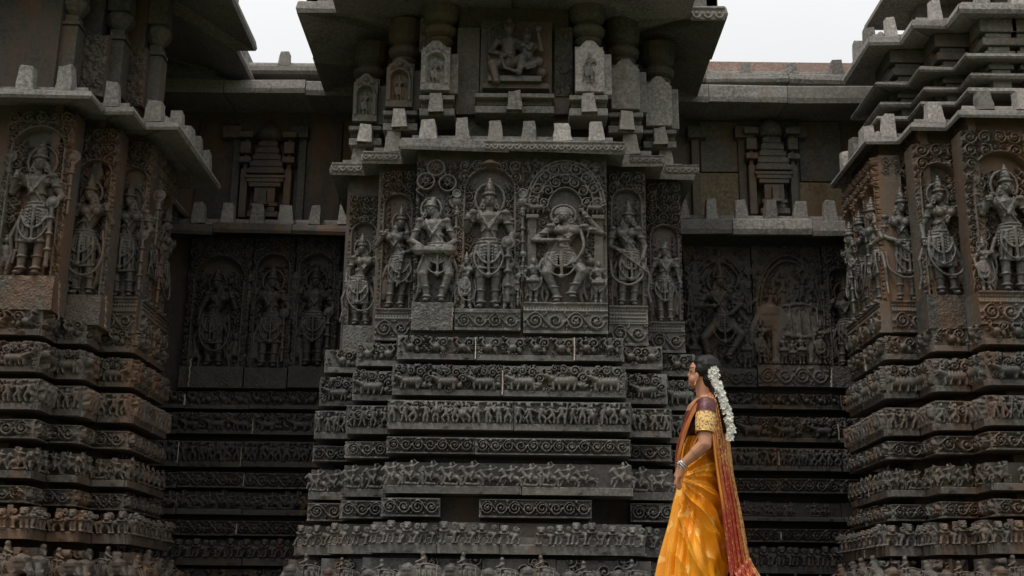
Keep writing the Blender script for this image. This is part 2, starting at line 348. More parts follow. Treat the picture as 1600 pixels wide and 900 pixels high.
def lion_mesh(k):
    F = Fig(); r = random.Random(k)
    F.cap((-.030, 0, .082), .030, (.045, .004, .078), .027); F.ell((-.036, -.008, .088), (.030, .030, .036))
    j_ = r.uniform(-.012, .012)
    for x, y, kx in ((-.048, -.018, -.062 + j_), (-.022, -.020, -.012 - j_), (.040, -.012, .030 + j_), (.056, .004, .064 - j_)):
        F.cap((x, y, .07), .0155, (kx, y - .004, .036), .0125); F.cap((kx, y - .004, .036), .0115, (kx - .006, y - .008, .008), .011); F.ell((kx - .011, y - .016, .007), (.014, .014, .008))
    hx, hz = -.042 + r.uniform(-.012, .016), .128 + r.uniform(-.012, .006)
    F.ell((hx, -.026, hz), (.029, .026, .025)); F.ell((hx, -.048, hz - .010), (.020, .012, .010)); F.ell((hx, -.05, hz + .002), (.006, .008, .006))
    for sg in (-1, 1):
        F.ell((hx + sg * .012, -.049, hz + .010), (.0065, .006, .0065)); F.ell((hx + sg * .024, -.024, hz + .020), (.010, .009, .010))
    for q in (-.017, 0, .017): F.ell((hx + q, -.026, hz + .028), (.010, .012, .010))
    for a in range(5): F.ell((hx - .03 + a * .015, -.030, hz - .026 - .004 * (2 - abs(a - 2))), (.009, .012, .010))
    F.ring((hx, -.02, hz - .036), .033, .005, 'xy', .03)
    F.path([(.066, .0, .07), (.080, -.004, .10), (.068, -.010, .128)], .007, .006); F.spiral((.046 + r.uniform(-.012, .008), -.014, .130), .025 * r.uniform(.8, 1.15), .0062, r.choice((-1, 1)), 1.5, .1)
    return F.mesh('lion', .0042)
def elephant_mesh(k):
    F = Fig(); r = random.Random(k + 40)
    F.ell((.045, .0, .165), (.115, .06, .085)); F.ell((-.085, -.022, .195), (.058, .05, .062)); F.ell((-.078, -.03, .235), (.03, .03, .025))
    for x, y in ((-.045, -.03), (-.005, .0), (.095, -.03), (.135, .0)):
        F.cap((x, y, .13), .034, (x - .006, y, .02), .029); F.ell((x - .008, y - .006, .012), (.034, .032, .014))
    F.path([(-.125, -.04, .185), (-.150, -.05, .14), (-.155, -.05, .09), (-.140, -.055, .05), (-.115, -.055, .045)], .026, .013)
    F.cap((-.115, -.055, .155), .010, (-.160, -.07, .135), .006)
    F.ell((-.045, -.05, .185), (.036, .012, .052), None); F.ring((-.045, -.058, .185), .030, .005, 'xz', .045)
    F.ell((-.115, -.062, .205), (.007, .006, .006))
    for q in range(4): F.path([(.0 + q * .036, -.062 + .012 * abs(q - 1.5) * .5, .235 - .004 * q), (.0 + q * .036, -.072, .17), (.004 + q * .036, -.062, .11)], .006)
    F.path([(-.03, -.055, .125), (.05, -.07, .112), (.13, -.055, .125)], .008); F.path([(-.02, -.04, .245), (.05, -.055, .252), (.12, -.04, .235)], .008)
    for q in range(6): F.path([(-.135 - .004 * q, -.075 + .003 * q, .175 - q * .018), (-.148 - .003 * q, -.082, .17 - q * .018), (-.165, -.07, .172 - q * .018)], .0035)
    for q in range(3): F.ring((-.085, -.03, .235 - q * .012), .05, .0045, 'xy', .045)
    F.ring((.045, 0, .165), .118, .006, 'xz', .088)
    F.path([(.155, 0, .19), (.172, -.01, .13), (.168, -.01, .08)], .009)
    F.cap((.02, -.01, .25), .026, (.015 + r.uniform(-.01, .01), -.012, .29), .022); F.ell((.012, -.02, .318), (.017, .017, .019)); F.cap((.02, -.03, .285), .009, (-.03, -.04, .262), .008)
    return F.mesh('elephant', .0062)
def horse_mesh(k):
    F = Fig(); F.k = 1.28; r = random.Random(k + 80); up = r.uniform(.0, .02)
    F.cap((-.045, 0, .098 + up), .031, (.05, 0, .088), .029)
    F.cap((-.06, -.006, .11 + up), .024, (-.098, -.012, .158 + up), .016); F.cap((-.098, -.014, .162 + up), .016, (-.128, -.02, .135 + up), .009)
    F.path([(-.05, -.015, .14 + up), (-.075, -.02, .165 + up), (-.09, -.015, .178 + up)], .008)
    for x, z, kx, kz, fx in ((-.062, .09 + up, -.100, .075 + up, -.112), (-.045, .085 + up, -.062, .05, -.085), (.05, .08, .072, .05, .05), (.06, .08, .09, .048, .092)):
        y = r.uniform(-.02, .0); F.cap((x, y, z), .017, (kx, y, kz), .0115); F.cap((kx, y, kz), .0105, (fx, y - .004, max(.012, kz - .045)), .009)
    F.path([(.075, 0, .10), (.10, -.008, .092), (.108, -.008, .05)], .010, .006)
    F.cap((.005, -.012, .125), .022, (-.002, -.02, .168), .024); F.ell((-.006, -.024, .204), (.018, .018, .02)); F.ell((-.004, -.02, .222), (.013, .013, .012))
    F.cap((-.02, -.03, .175), .010, (-.05, -.038, .168), .009); F.cap((.016, -.03, .178), .010, (.05, -.03, .196 + up), .008); F.cap((.05, -.03, .196), .005, (.015, -.034, .236), .004)
    F.cap((.0, -.034, .12), .013, (-.018, -.042, .08), .010); F.cap((-.018, -.042, .08), .009, (-.008, -.044, .05), .008)
    F.ring((.0, -.03, .1), .03, .0045, 'xz', .034)
    if k % 3 == 1: F.cap((.09, -.02, .10), .018, (.092, -.02, .02), .012); F.ell((.09, -.024, .135), (.017, .017, .018)); F.cap((.085, -.03, .1), .009, (.06, -.035, .13), .007)
    if k % 2: F.cap((-.03, -.02, .02), .014, (.03, -.02, .018), .012); F.ell((-.05, -.02, .022), (.014, .014, .014))
    return F.mesh('horse_rider', .0048)

def curve(pts, m=4):
    P_ = [Vector(p) for p in pts]; n = len(P_) - 1; out = []
    if n < 2: return P_
    for i in range(n):
        p0, p1, p2, p3 = P_[max(0, i - 1)], P_[i], P_[i + 1], P_[min(n, i + 2)]
        for j in range(m):
            q = j / m; out.append(.5 * ((2 * p1) + (p2 - p0) * q + (2 * p0 - 5 * p1 + 4 * p2 - p3) * q * q + (3 * p1 - p0 - 3 * p2 + p3) * q ** 3))
    return out + [P_[-1]]
def deity_mesh(k, spec, H, name='figure', voxel=.0046, flat=.95):
    """a carved standing deity, unit height then scaled; x right, -y to the viewer"""
    F = Fig(); r = random.Random(k + 200); sw = spec.get('sway', r.uniform(-.04, .04)); fat = spec.get('fat', 1.0)
    hip = Vector((sw, 0, .46)); wst = Vector((sw * .5, -.005, .555)); ch = Vector((-sw * .5, -.01, .655)); nk = Vector((-sw * .3, -.01, .735))
    hd = Vector((sw * .4 + spec.get('tilt', 0), -.03, .80))
    F.ell(hip, (.092 * fat, .065, .07)); F.cap(hip + Vector((0, 0, .03)), .068 * fat, wst, .056 * fat); F.cap(wst, .055 * fat, ch, .078 * fat); F.ell(ch + Vector((0, 0, .015)), (.105 * fat, .062, .055))
    F.cap(nk - Vector((0, 0, .03)), .036, nk + Vector((0, -.008, .02)), .032)
    if spec.get('female'):
        for sg in (-1, 1): F.ell(ch + Vector((sg * .044, -.055, .0)), (.038, .034, .037))
    # head
    F.ell(hd, (.043, .047, .056)); F.ell(hd + Vector((0, -.018, -.026)), (.028, .028, .026)); F.cap(hd + Vector((0, -.048, .008)), .006, hd + Vector((0, -.055, -.012)), .009)
    for sg in (-1, 1):
        F.ell(hd + Vector((sg * .018, -.042, .008)), (.011, .006, .006)); F.ell(hd + Vector((sg * .046, 0, -.012)), (.012, .014, .026)); F.ring(hd + Vector((sg * .05, -.008, -.048)), .014, .006)
    F.ell(hd + Vector((0, -.046, -.027)), (.014, .006, .005))
    c = spec.get('crown', 0)
    if c == 0:
        F.ring(hd + Vector((0, 0, .038)), .048, .011, 'xy'); z = .05
        for rr in (.045, .041, .035, .026, .014): F.ell(hd + Vector((0, 0, z)), (rr, rr, .02)); z += .026
        F.ell(hd + Vector((0, -.036, .075)), (.018, .014, .026))
    elif c == 1:
        F.ring(hd + Vector((0, 0, .03)), .049, .012, 'xy'); F.ell(hd + Vector((0, .0, .055)), (.046, .046, .035)); F.ell(hd + Vector((.02, .01, .095)), (.026, .026, .026))
    else:
        F.ell(hd + Vector((0, .005, .03)), (.052, .05, .045))
        for a in range(9): F.ell(hd + Vector((.055 * math.cos(a * .39), -.012, .02 + .055 * math.sin(a * .39))), (.013, .014, .013))
    if spec.get('halo'): F.ring(hd + Vector((0, .035, .02)), spec['halo'], .013, 'xz', spec['halo'] * 1.15)
    # legs
    for sg, (kn, ft) in zip((-1, 1), spec.get('legs', (((-.055, -.02, .245), (-.05, -.01, .03)), ((.055, -.02, .245), (.05, -.01, .03))))):
        kn = Vector(kn) + Vector((sw * .5, 0, 0)); ft = Vector(ft)
        F.cap(hip + Vector((sg * .045, 0, -.02)), .060 * fat, kn, .043 * fat); F.cap(kn, .041 * fat, ft + Vector((0, 0, .02)), .027)
        F.ell(ft + Vector((sg * .012, -.03, -.012)), (.026, .045, .016)); F.ring(ft + Vector((0, 0, .025)), .033, .009, 'xy'); F.ring(kn * .35 + ft * .65 + Vector((0, 0, .03)), .036, .006, 'xy')
    # arms
    for sh, el, ha in spec['arms']:
        s0 = ch + Vector((sh * .105 * fat, .0, .045)); el = Vector(el); ha = Vector(ha)
        F.cap(s0, .036, el, .028); F.cap(el, .027, ha, .019); F.ell(ha, (.022, .02, .025)); F.ring(s0 * .5 + el * .5, .035, .008, 'xy'); F.ring(el * .2 + ha * .8, .025, .007, 'xy')
        for q in (-1, 0, 1): F.cap(ha, .010, ha + Vector((q * .012 + (ha.x - el.x) * .25, -.01, (ha.z - el.z) * .25 + .008)), .006)
    # necklaces, garland, belt, skirt
    for R, z, t in ((.045, .70, .008), (.062, .685, .009), (.05, .64, .006)):
        F.ring((ch.x, -.052, z), R, t, 'xz', R * .75, math.pi, 2 * math.pi, 10)
    F.path([(ch.x - .07, -.05, .70), (wst.x + .01, -.065, .57), (hip.x + .06, -.06, .49)], .007)
    for z, R in ((.505, .082), (.48, .093), (.455, .098)): F.ring((hip.x, 0, z), R * fat, .011, 'xy', .07)
    sk = spec.get('skirt', .26)
    if sk < .44:
        n = 7
        for i in range(n):
            x = hip.x + (-.5 + i / (n - 1)) * .19 * fat; F.path([(x * .9 + hip.x * .1, -.058, .45), (x * 1.08, -.062, (.45 + sk) / 2), (x * 1.1, -.05, sk)], .013, .010)
        F.path([(hip.x - .11 * fat, -.045, sk), (hip.x, -.07, sk - .012), (hip.x + .11 * fat, -.045, sk)], .011)
    F.path([(hip.x, -.075, .46), (hip.x, -.085, .36), (hip.x + .004, -.08, .25)], .017, .011); F.ell((hip.x, -.08, .235), (.022, .014, .022))
    for w_, z in ((.075, .33), (.10, .25)):
        F.path(curve([(hip.x - .095, -.05, .44), (hip.x - w_, -.07, (.44 + z) / 2), (hip.x - w_ * .45, -.08, z), (hip.x + w_ * .45, -.08, z), (hip.x + w_, -.07, (.44 + z) / 2), (hip.x + .095, -.05, .44)]), .0085)
    for sg in (-1, 1): F.path([(hip.x + sg * .10, -.01, .45), (hip.x + sg * .135, .01, .33), (hip.x + sg * .12, .01, .2), (hip.x + sg * .14, .015, .1)], .016, .009)
    for i in range(9):
        x = hip.x + (-.5 + i / 8) * .2 * fat; y = -.075 + .05 * (abs(i - 4) / 4) ** 2; zz = .445 - .018 * (i % 2)
        for q in range(5): F.ell((x * (1 + .02 * q), y - .004, zz - q * .022), (.0085, .0085, .010))
    for z, R in ((.59, .058), (.575, .06)): F.ring((wst.x, -.005, z), R * fat, .007, 'xy', .058)
    F.path([(ch.x + .08, -.045, .71), (ch.x + .02, -.075, .63), (wst.x - .05, -.06, .56)], .007)
    F.path([(ch.x - .06, -.045, .715), (ch.x - .03, -.075, .62), (ch.x, -.08, .585), (ch.x + .03, -.075, .62), (ch.x + .06, -.045, .715)], .0075); F.ell((ch.x, -.08, .58), (.015, .012, .018))
    for sg in (-1, 1):
        F.ell(ch + Vector((sg * .115 * fat, -.02, .055)), (.034, .03, .024)); F.path([ch + Vector((sg * .12, -.03, .05)), ch + Vector((sg * .14, -.02, .0)), ch + Vector((sg * .13, -.01, -.05))], .011, .006)
        for q in range(4): F.ell(hd + Vector((sg * (.052 + .006 * q), .012, -.02 - .022 * q)), (.018, .02, .014))
        F.path([(hip.x + sg * .12, .0, .40), (hip.x + sg * .165, .0, .28), (hip.x + sg * .15, .01, .16), (hip.x + sg * .175, .01, .05)], .020, .012)
    for a, b, ra, rb, knob in spec.get('rods', ()):
        F.cap(a, ra, b, rb)
        if knob: F.ell(b, (knob, knob * .7, knob)); F.ring(b, knob * 1.25, knob * .25, 'xz')
        for q in (.25, .5, .75): F.ell(Vector(a).lerp(Vector(b), q), (ra * 1.7, ra * 1.7, ra * .8))
    for c_, R, t in spec.get('discs', ()): F.ell(c_, (R, t, R)); F.ring((c_[0], c_[1] - t, c_[2]), R * .8, R * .18)
    for pts, rr in spec.get('paths', ()): F.path(curve(pts), rr)
    return F.mesh(name, voxel, flat, H)

# poses -----------------------------------------------------------
def four(r):    # four arms with weapons
    return dict(arms=[(-1, (-.17, .0, .60), (-.13, -.07, .70)), (1, (.17, 0, .57), (.14, -.08, .49)), (-1, (-.19, .03, .63), (-.215, .0, .77)), (1, (.19, .03, .63), (.215, 0, .77))],
                rods=[((.14, -.075, .06), (.14, -.08, .50), .017, .014, .032), ((-.215, .0, .45), (-.215, 0, .86), .012, .011, .032), ((.215, 0, .45), (.215, 0, .86), .012, .011, .036)], halo=.10)
POSE = {
 'vishnu': dict(sway=0.0, arms=[(-1, (-.17, .0, .58), (-.15, -.08, .66)), (1, (.165, 0, .56), (.135, -.09, .46)), (-1, (-.20, .03, .62), (-.235, .0, .74)), (1, (.20, .03, .62), (.235, 0, .74))],
    rods=[((.135, -.085, .05), (.135, -.09, .47), .020, .013, .034), ((-.235, 0, .40), (-.235, 0, .80), .014, .012, .04), ((.235, 0, .40), (.235, 0, .80), .014, .012, .045)],
    discs=[((-.235, -.01, .85), .036, .016), ((.235, -.01, .86), .04, .014)], halo=.105, skirt=.3, crown=0),
 'drummer': dict(sway=.03, tilt=-.05, crown=1, arms=[(-1, (-.19, .0, .54), (-.07, -.11, .44)), (1, (.17, 0, .54), (.09, -.11, .46))], paths=[([(-.10, -.11, .43), (.12, -.11, .43)], .034), ([(-.125, -.11, .43), (-.115, -.11, .43)], .052), ([(.125, -.11, .43), (.135, -.11, .43)], .052)],
    legs=(((-.10, -.05, .24), (-.05, -.01, .03)), ((.11, -.05, .24), (.06, -.01, .03))), skirt=.36, halo=.085),
 'dancer': dict(sway=-.03, female=True, crown=2, arms=[(-1, (-.21, -.01, .58), (-.03, -.12, .55)), (1, (.24, 0, .66), (.13, -.04, .82))], legs=(((-.11, -.05, .27), (-.05, -.01, .03)), ((.13, -.07, .28), (.035, -.05, .06))),
    skirt=.33, halo=.085, paths=[([(.10, -.06, .66), (.12, -.09, .5), (.06, -.09, .36)], .013)]),
 'archer': dict(sway=.03, female=True, crown=0, arms=[(-1, (-.15, -.01, .55), (-.04, -.1, .48)), (1, (.16, 0, .56), (.13, -.08, .43))], paths=[([(-.10, -.1, .50), (.16, -.1, .30)], .010), ([(-.15, -.06, .40), (-.13, -.08, .25), (.0, -.09, .18), (.12, -.08, .25), (.16, -.06, .42)], .013)], skirt=.24),
 'plain': dict(sway=-.015, crown=1, arms=[(-1, (-.16, .0, .55), (-.155, -.02, .40)), (1, (.15, 0, .56), (.165, -.03, .42))], skirt=.5, rods=[((-.17, -.02, .40), (-.13, 0, .10), .010, .012, 0)]),
 'flute': dict(sway=.04, female=True, crown=0, tilt=.02, arms=[(-1, (-.18, -.01, .60), (-.10, -.09, .69)), (1, (.16, 0, .56), (.07, -.1, .50))], rods=[((.07, -.1, .5), (.02, -.08, .2), .014, .012, 0)], skirt=.25, halo=.085),
 'maiden': dict(sway=-.035, female=True, crown=0, arms=[(-1, (-.16, 0, .56), (-.16, -.04, .42)), (1, (.17, 0, .58), (.14, -.07, .68))], skirt=.23, halo=.085, paths=[([(-.12, -.05, .5), (-.14, -.07, .3), (-.05, -.08, .16), (.08, -.08, .16), (.14, -.06, .3), (.12, -.04, .5)], .012)]),
 'ganesh': dict(sway=.0, fat=1.15, crown=0, skirt=.3, **{k: v for k, v in four(0).items()}),
 'four': dict(sway=.02, crown=0, skirt=.24, **four(0)),
 'fourf': dict(sway=-.03, crown=0, female=True, skirt=.22, **four(0)),
 'attendant': dict(sway=.02, fat=1.15, crown=2, arms=[(-1, (-.17, 0, .52), (-.08, -.1, .45)), (1, (.17, 0, .52), (.15, -.04, .38))], skirt=.3, paths=[([(-.10, -.1, .42), (.08, -.1, .42)], .05)]),
}

# ================================================================== the setting
g = MB(); g.box(-900, 900, -900, 900, -.5, 0); struct(g.build('ground', 'ground'))
pl = MB(); pl.box(-14, 14, 6.05, 30, .02, FLOOR - .004); struct(pl.build('platform', 'paving'))
for i in range(-9, 9):                       # paving slabs of the raised terrace
    for j, (y0, y1) in enumerate(((6.0, 6.72), (6.73, 7.5), (7.51, 8.2))):
        s_ = MB(); x0 = i * .9 + (.4 if j % 2 else 0); s_.box(x0, x0 + .89, y0, y1, FLOOR - .10, FLOOR); o = s_.build('paving_slab', 'paving', bpy.data.objects['platform'], bevel=.008, jit=.002)

# ------------------------------------------------------------------ plans (seen from above, left to right)
def A(px, py, Y): return PX(px, py, Y)
cx = {k: A(px, 545, Y) for k, px, Y in (('l0', 620, 8.6), ('l1', 558, 8.87), ('l2', 508, 9.15), ('r0', 973, 8.6), ('r1', 1036, 8.87), ('r2', 1086, 9.15))}
PLAN_C = [(cx['l2'], 10.66), (cx['l2'], 9.15), (cx['l1'], 9.15), (cx['l1'], 8.87), (cx['l0'], 8.87), (cx['l0'], 8.6), (cx['r0'], 8.6), (cx['r0'], 8.87), (cx['r1'], 8.87), (cx['r1'], 9.15), (cx['r2'], 9.15), (cx['r2'], 10.66)]
lx = {'a': A(208, 540, 8.7), 'b': A(154, 540, 8.7), 'c': A(86, 530, 8.42)}
PLAN_L = [(-5.4, 8.15), (lx['c'], 8.15), (lx['c'], 8.42), (lx['b'], 8.42), (lx['b'], 8.7), (lx['a'], 8.7), (lx['a'], 9.5), (lx['a'] - .5, 9.5), (lx['a'] - .5, 10.66)]
rx = {'a': A(1387, 600, 9.05), 'b': A(1441, 600, 9.05), 'c': A(1521, 590, 8.75)}
PLAN_R = [(rx['a'] + .5, 10.66), (rx['a'] + .5, 10.0), (rx['a'], 10.0), (rx['a'], 9.05), (rx['b'], 9.05), (rx['b'], 8.75), (rx['c'], 8.75), (rx['c'], 8.48), (5.6, 8.48)]
PLAN_RL = [(lx['a'] - 1.3, 10.7), (cx['l2'] + .3, 10.7)]
PLAN_RR = [(cx['r2'] - .3, 10.7), (rx['a'] + 1.3, 10.7)]

def offs(pts, t):
    out = []; n = len(pts)
    for i in range(n):
        ds = []
        for a, b in ((i - 1, i), (i, i + 1)):
            if a >= 0 and b < n: d = Vector((pts[b][0] - pts[a][0], pts[b][1] - pts[a][1])).normalized(); ds.append(Vector((d.y, -d.x)))
        if len(ds) == 1: o = ds[0] * t
        else: b_ = (ds[0] + ds[1]).normalized(); o = b_ * (t / max(.2, b_.dot(ds[0])))
        out.append((pts[i][0] + o.x, pts[i][1] + o.y))
    return out
def wallmesh(parent, pts, z0, z1, back, material, name='wall'):
    v = []; f = []; n = len(pts)
    ring = list(pts) + [(pts[-1][0], back), (pts[0][0], back)]; n = len(ring)
    for z in (z0, z1): v += [(x, y, z) for x, y in ring]
    for i in range(n): f.append((i, (i + 1) % n, n + (i + 1) % n, n + i))
    f.append(tuple(range(n, 2 * n))); f.append(tuple(range(n))[::-1])
    return world(link(name, pyd(name, v, f), plain(material)), parent)
def world(o, parent):
    o.parent = parent; o.matrix_parent_inverse = Matrix.Translation(-parent.location); return o
def eave(parent, pts, t, zl0, zl1, drop_in, rise, ti=-.1, material='lip', only=None, lipname='eave_slab'):
    pr = [(ti, zl0 + drop_in), (t, zl0), (t + .012, zl0 + .3 * (zl1 - zl0)), (t, zl1 - .012), (t - .012, zl1), (ti, zl1 + rise)]
    rows = [offs(pts, a) for a, _ in pr]
    for i in range(len(pts) - 1):
        if only and i not in only: continue
        m = len(pr); g0 = .003; p, q = Vector(pts[i]), Vector(pts[i + 1]); L = (q - p).length; d = (q - p).normalized(); n_ = Vector((d.y, -d.x))
        np_ = max(1, int(round(L / .8))) if L > 1.1 else 1; cuts = [0.0] + [(k + rng.uniform(-.18, .18)) / np_ for k in range(1, np_)] + [1.0]
        for k in range(np_):                        # long runs are several slabs, slightly out of line
          v = []; f = []; jo, jz = (rng.uniform(-.014, .010), rng.uniform(-.008, .008)) if np_ > 1 else (0, 0); tw = rng.uniform(-.008, .008) if np_ > 1 else 0
          for e, sg in ((cuts[k], 1), (cuts[k + 1], -1)):
            for j_, ((a, z), row) in enumerate(zip(pr, rows)):
                x = row[i][0] + (row[i + 1][0] - row[i][0]) * e; y = row[i][1] + (row[i + 1][1] - row[i][1]) * e; r_ = rng.uniform(-.004, .004) if 0 < j_ < 5 else 0
                v.append((x + d.x * sg * g0 + n_.x * (jo + r_), y + d.y * sg * g0 + n_.y * (jo + r_), z + jz + tw * sg + r_))
          for k_ in range(m): f.append((k_, m + k_, m + (k_ + 1) % m, (k_ + 1) % m))
          f.append(tuple(range(m))); f.append(tuple(range(2 * m - 1, m - 1, -1)))
          world(link(lipname, pyd(lipname, v, f), plain(material)), parent)
PBLK = {}
def pblock(w_, h_, d_, k, mt='granite'):
    key = (round(w_, 2), round(h_, 2), k % 4, mt)
    if key not in PBLK:
        r = random.Random(k % 4 + int(w_ * 1000)); b = MB(); n = 5; prof = [(1, 0), (.92, .3), (.82, .68), (.74, .95), (.66, 1.0)]
        for s_, z in prof:
            jx = r.uniform(-.04, .04) * w_
            for sx, sy in ((-1, -1), (1, -1), (1, 1), (-1, 1)): b.v.append((sx * w_ / 2 * s_ + jx, sy * d_ / 2 * (.55 + .45 * s_), z * h_ + r.uniform(-.012, .010) * (z > .5)))
        for j in range(4):
            for i in range(4): b.f.append((j*4+i, j*4+(i+1) % 4, (j+1)*4+(i+1) % 4, (j+1)*4+i))
        b.f.append((16, 17, 18, 19)); PBLK[key] = pyd('parapet_block', b.v, b.f)
        PBLK[key].materials.append(M[plain(mt)])
    return PBLK[key]
def parapet(parent, x, y, z, w_=.14, h_=.19, d_=.10, rz=0.0, k=None):
    k = rng.randrange(99) if k is None else k
    o = link('parapet_block', pblock(w_, h_, d_, k, 'granite' if parent in (BC, BR) and rng.random() < .75 else 'lip'), None); o.location = (x, y, z); o.rotation_euler[2] = rz + rng.uniform(-.10, .10); o.rotation_euler[1] = rng.uniform(-.05, .05); o.rotation_euler[0] = rng.uniform(-.05, .05)
    m = o.modifiers.new('bevel', 'BEVEL'); m.width = .009; m.segments = 2
    return world(o, parent)
def parapet_run(parent, pts, t, z, step=.29, segs=None, roll=True, h_=.195, w_=.128):
    q = offs(pts, t)
    for i in range(len(q) - 1):
        if segs and i not in segs: continue
        a, b = Vector(q[i]), Vector(q[i + 1]); L = (b - a).length; d = (b - a) / max(L, 1e-5); rz = math.atan2(d.y, d.x)
        n = max(1, int(round(L / step)))
        for k in range(n):
            u = (k + .5) / n * L; p = a + d * u
            if abs(p.x) < 5: parapet(parent, p.x, p.y, z, w_ * rng.uniform(.85, 1.18), h_ * rng.uniform(.78, 1.08), .1, rz)
        if roll and L > .15:
            r_ = MB(); n_ = Vector((d.y, -d.x)); c0, c1 = a - n_ * .05, b - n_ * .05
            for e in (c0, c1):
                for j in range(7):
                    an = math.pi * j / 6; r_.v.append((e.x - n_.x * .04 * math.cos(an), e.y - n_.y * .04 * math.cos(an), z - .005 + .075 * math.sin(an)))
            for j in range(6): r_.f.append((j, j + 1, 7 + j + 1, 7 + j))
            r_.f.append(tuple(range(7))[::-1]); r_.f.append(tuple(range(7, 14)))
            world(link('roll_moulding', pyd('roll_moulding', r_.v, r_.f, True), plain('lip')), parent)

# ------------------------------------------------------------------ frieze courses
OFF = dict(W=.0, M=.02, N=.045, S1=.045, H=.06, S2=.06, L=.13, E=.18)
FNAME = dict(W='swan_frieze_block', M='beast_frieze_block', N='figure_frieze_block', S1='scroll_frieze_block', H='rider_frieze_block', S2='scroll_frieze_block', L='lion_frieze_block', E='elephant_frieze_block')
LION = [lion_mesh(k) for k in range(7)]; ELE = [elephant_mesh(k) for k in range(4)]; HOR = [horse_mesh(k) for k in range(9)]
ANIM = {}
def anim(kind, k, material):
    key = (kind, k, material)
    if key not in ANIM:
        me = {'L': LION, 'E': ELE, 'H': HOR}[kind][k].copy(); me.name = {'L': 'lion', 'E': 'elephant', 'H': 'horse_rider'}[kind]; me.materials.append(M[material]); ANIM[key] = me
    return ANIM[key]
SEED = [0]
def fblock(parent, row, p, rz, wd, z0, z1, material, res=.0055, flip=1, back=.3, damp=1.0):
    """one carved stone of a frieze; p = its left end on the course's front plane"""
    if damp < 1 and row in 'HLE': z1 = z0 + {'H': .24, 'L': .30, 'E': .5}[row] * (z1 - z0)
    SEED[0] += 1; h = z1 - z0; R = Relief(wd, h, res, SEED[0]); r = R.r; lg = .0; R.H[:] = -.02; R.b0 = .006
    if row == 'W':
        lg = .24 * h; R.rect(0, wd, 0, lg, .014); u = .05; b = h - lg; f = flip
        n = max(1, int(wd / (b * 1.12)))
        for k in range(n): R.swan((k + .5) * wd / n, lg, b * .98, .042, f if r.random() < .8 else -f)
        R.foliage(0, wd, lg, h, b * .34, .026)
    elif row == 'M':
        lg = .18 * h; R.rect(0, wd, 0, lg, .016); b = h - lg; n = max(1, int(round(wd / (b * 1.42))))
        for k in range(n): R.beast((k + .5) * wd / n + r.uniform(-.012, .012), lg, b * r.uniform(.82, 1.02), .048, flip)
        R.foliage(0, wd, lg, h, b * .30, .03); R.foliage(0, wd, lg + b * .55, h, b * .34, .036)
    elif row == 'N':
        lg = .22 * h; R.rect(0, wd, 0, lg, .018); b = h - lg; n = max(1, int(round(wd / (b * .46))))
        for k in range(n): R.man((k + .5) * wd / n + r.uniform(-.01, .01), lg + .004, b * r.uniform(.82, .96), .042)
        for k in range(int(wd / .16)):
            x = r.uniform(.03, wd - .03); q = r.random()
            if q < .35: R.spiral(x, lg + b * .5, b * .3, 0, 1.2, 1, .007, .04)
            elif q < .6: R.cap(x, lg, .008, x + r.uniform(-.03, .03), h - .01, .007, .052)
            else: R.ell(x, lg + b * r.uniform(.3, .6), b * .16, b * .22, .058)
        R.foliage(0, wd, lg, h, b * .26, .018); R.rect(0, wd, h - .014, h, .012)
    elif row in ('S1', 'S2'):
        R.vine(.01, wd - .01, .018, h - .012, .036); R.rect(0, wd, 0, .014, .018); R.rect(0, wd, h - .010, h, .014)
    elif row in ('H', 'L', 'E'):
        lg = {'H': .24, 'L': .30, 'E': .06}[row] * h; R.H[:] = {'H': -.085, 'L': -.10, 'E': -.12}[row]; R.rect(0, wd, 0, lg, .012)
        R.b0 = -.09
        if row == 'E': R.foliage(0, wd, lg, h, .09, .03)
        if row == 'L': R.H[R.Y > lg + .35 * (h - lg)] = -.16
    e_ = (R.X < .012) | (R.X > wd - .012); R.H[e_] = np.minimum(R.H[e_], .006); R.H[e_ & (R.Y > lg)] = np.maximum(R.H[e_ & (R.Y > lg)], -.004 if row in ('W', 'M', 'N', 'S1', 'S2') else -1)
    if damp < 1: R.H *= np.where(R.H > 0, damp, 1)
    R.wear(.0018)
    nm = FNAME[row]
    o = link(nm, R.mesh(nm, back), material); o.location = (p[0], p[1], z0); o.rotation_euler[2] = rz; world(o, parent)
    if row in ('H', 'L', 'E') and damp == 1.0:
        base_h, st = {'H': (.228, .175), 'L': (.166, .142), 'E': (.305, .285)}[row]; sc = (h - lg) / base_h; st *= sc
        n = max(1, int(round(wd / st)))
        for k in range(n):
            if n > 3 and r.random() < .05: continue          # lost to damage
            q = anim(row, r.randrange({'H': 9, 'L': 7, 'E': 4}[row]), material); a = link(q.name, q, None, o)
            a.location = ((k + .5) * wd / n + r.uniform(-.008, .008), {'H': .012, 'L': .012, 'E': .01}[row], lg - .002); a.scale = (sc * flip * r.uniform(.9, 1.12), sc * 1.35, sc * r.uniform(.86, 1.06))
    return o
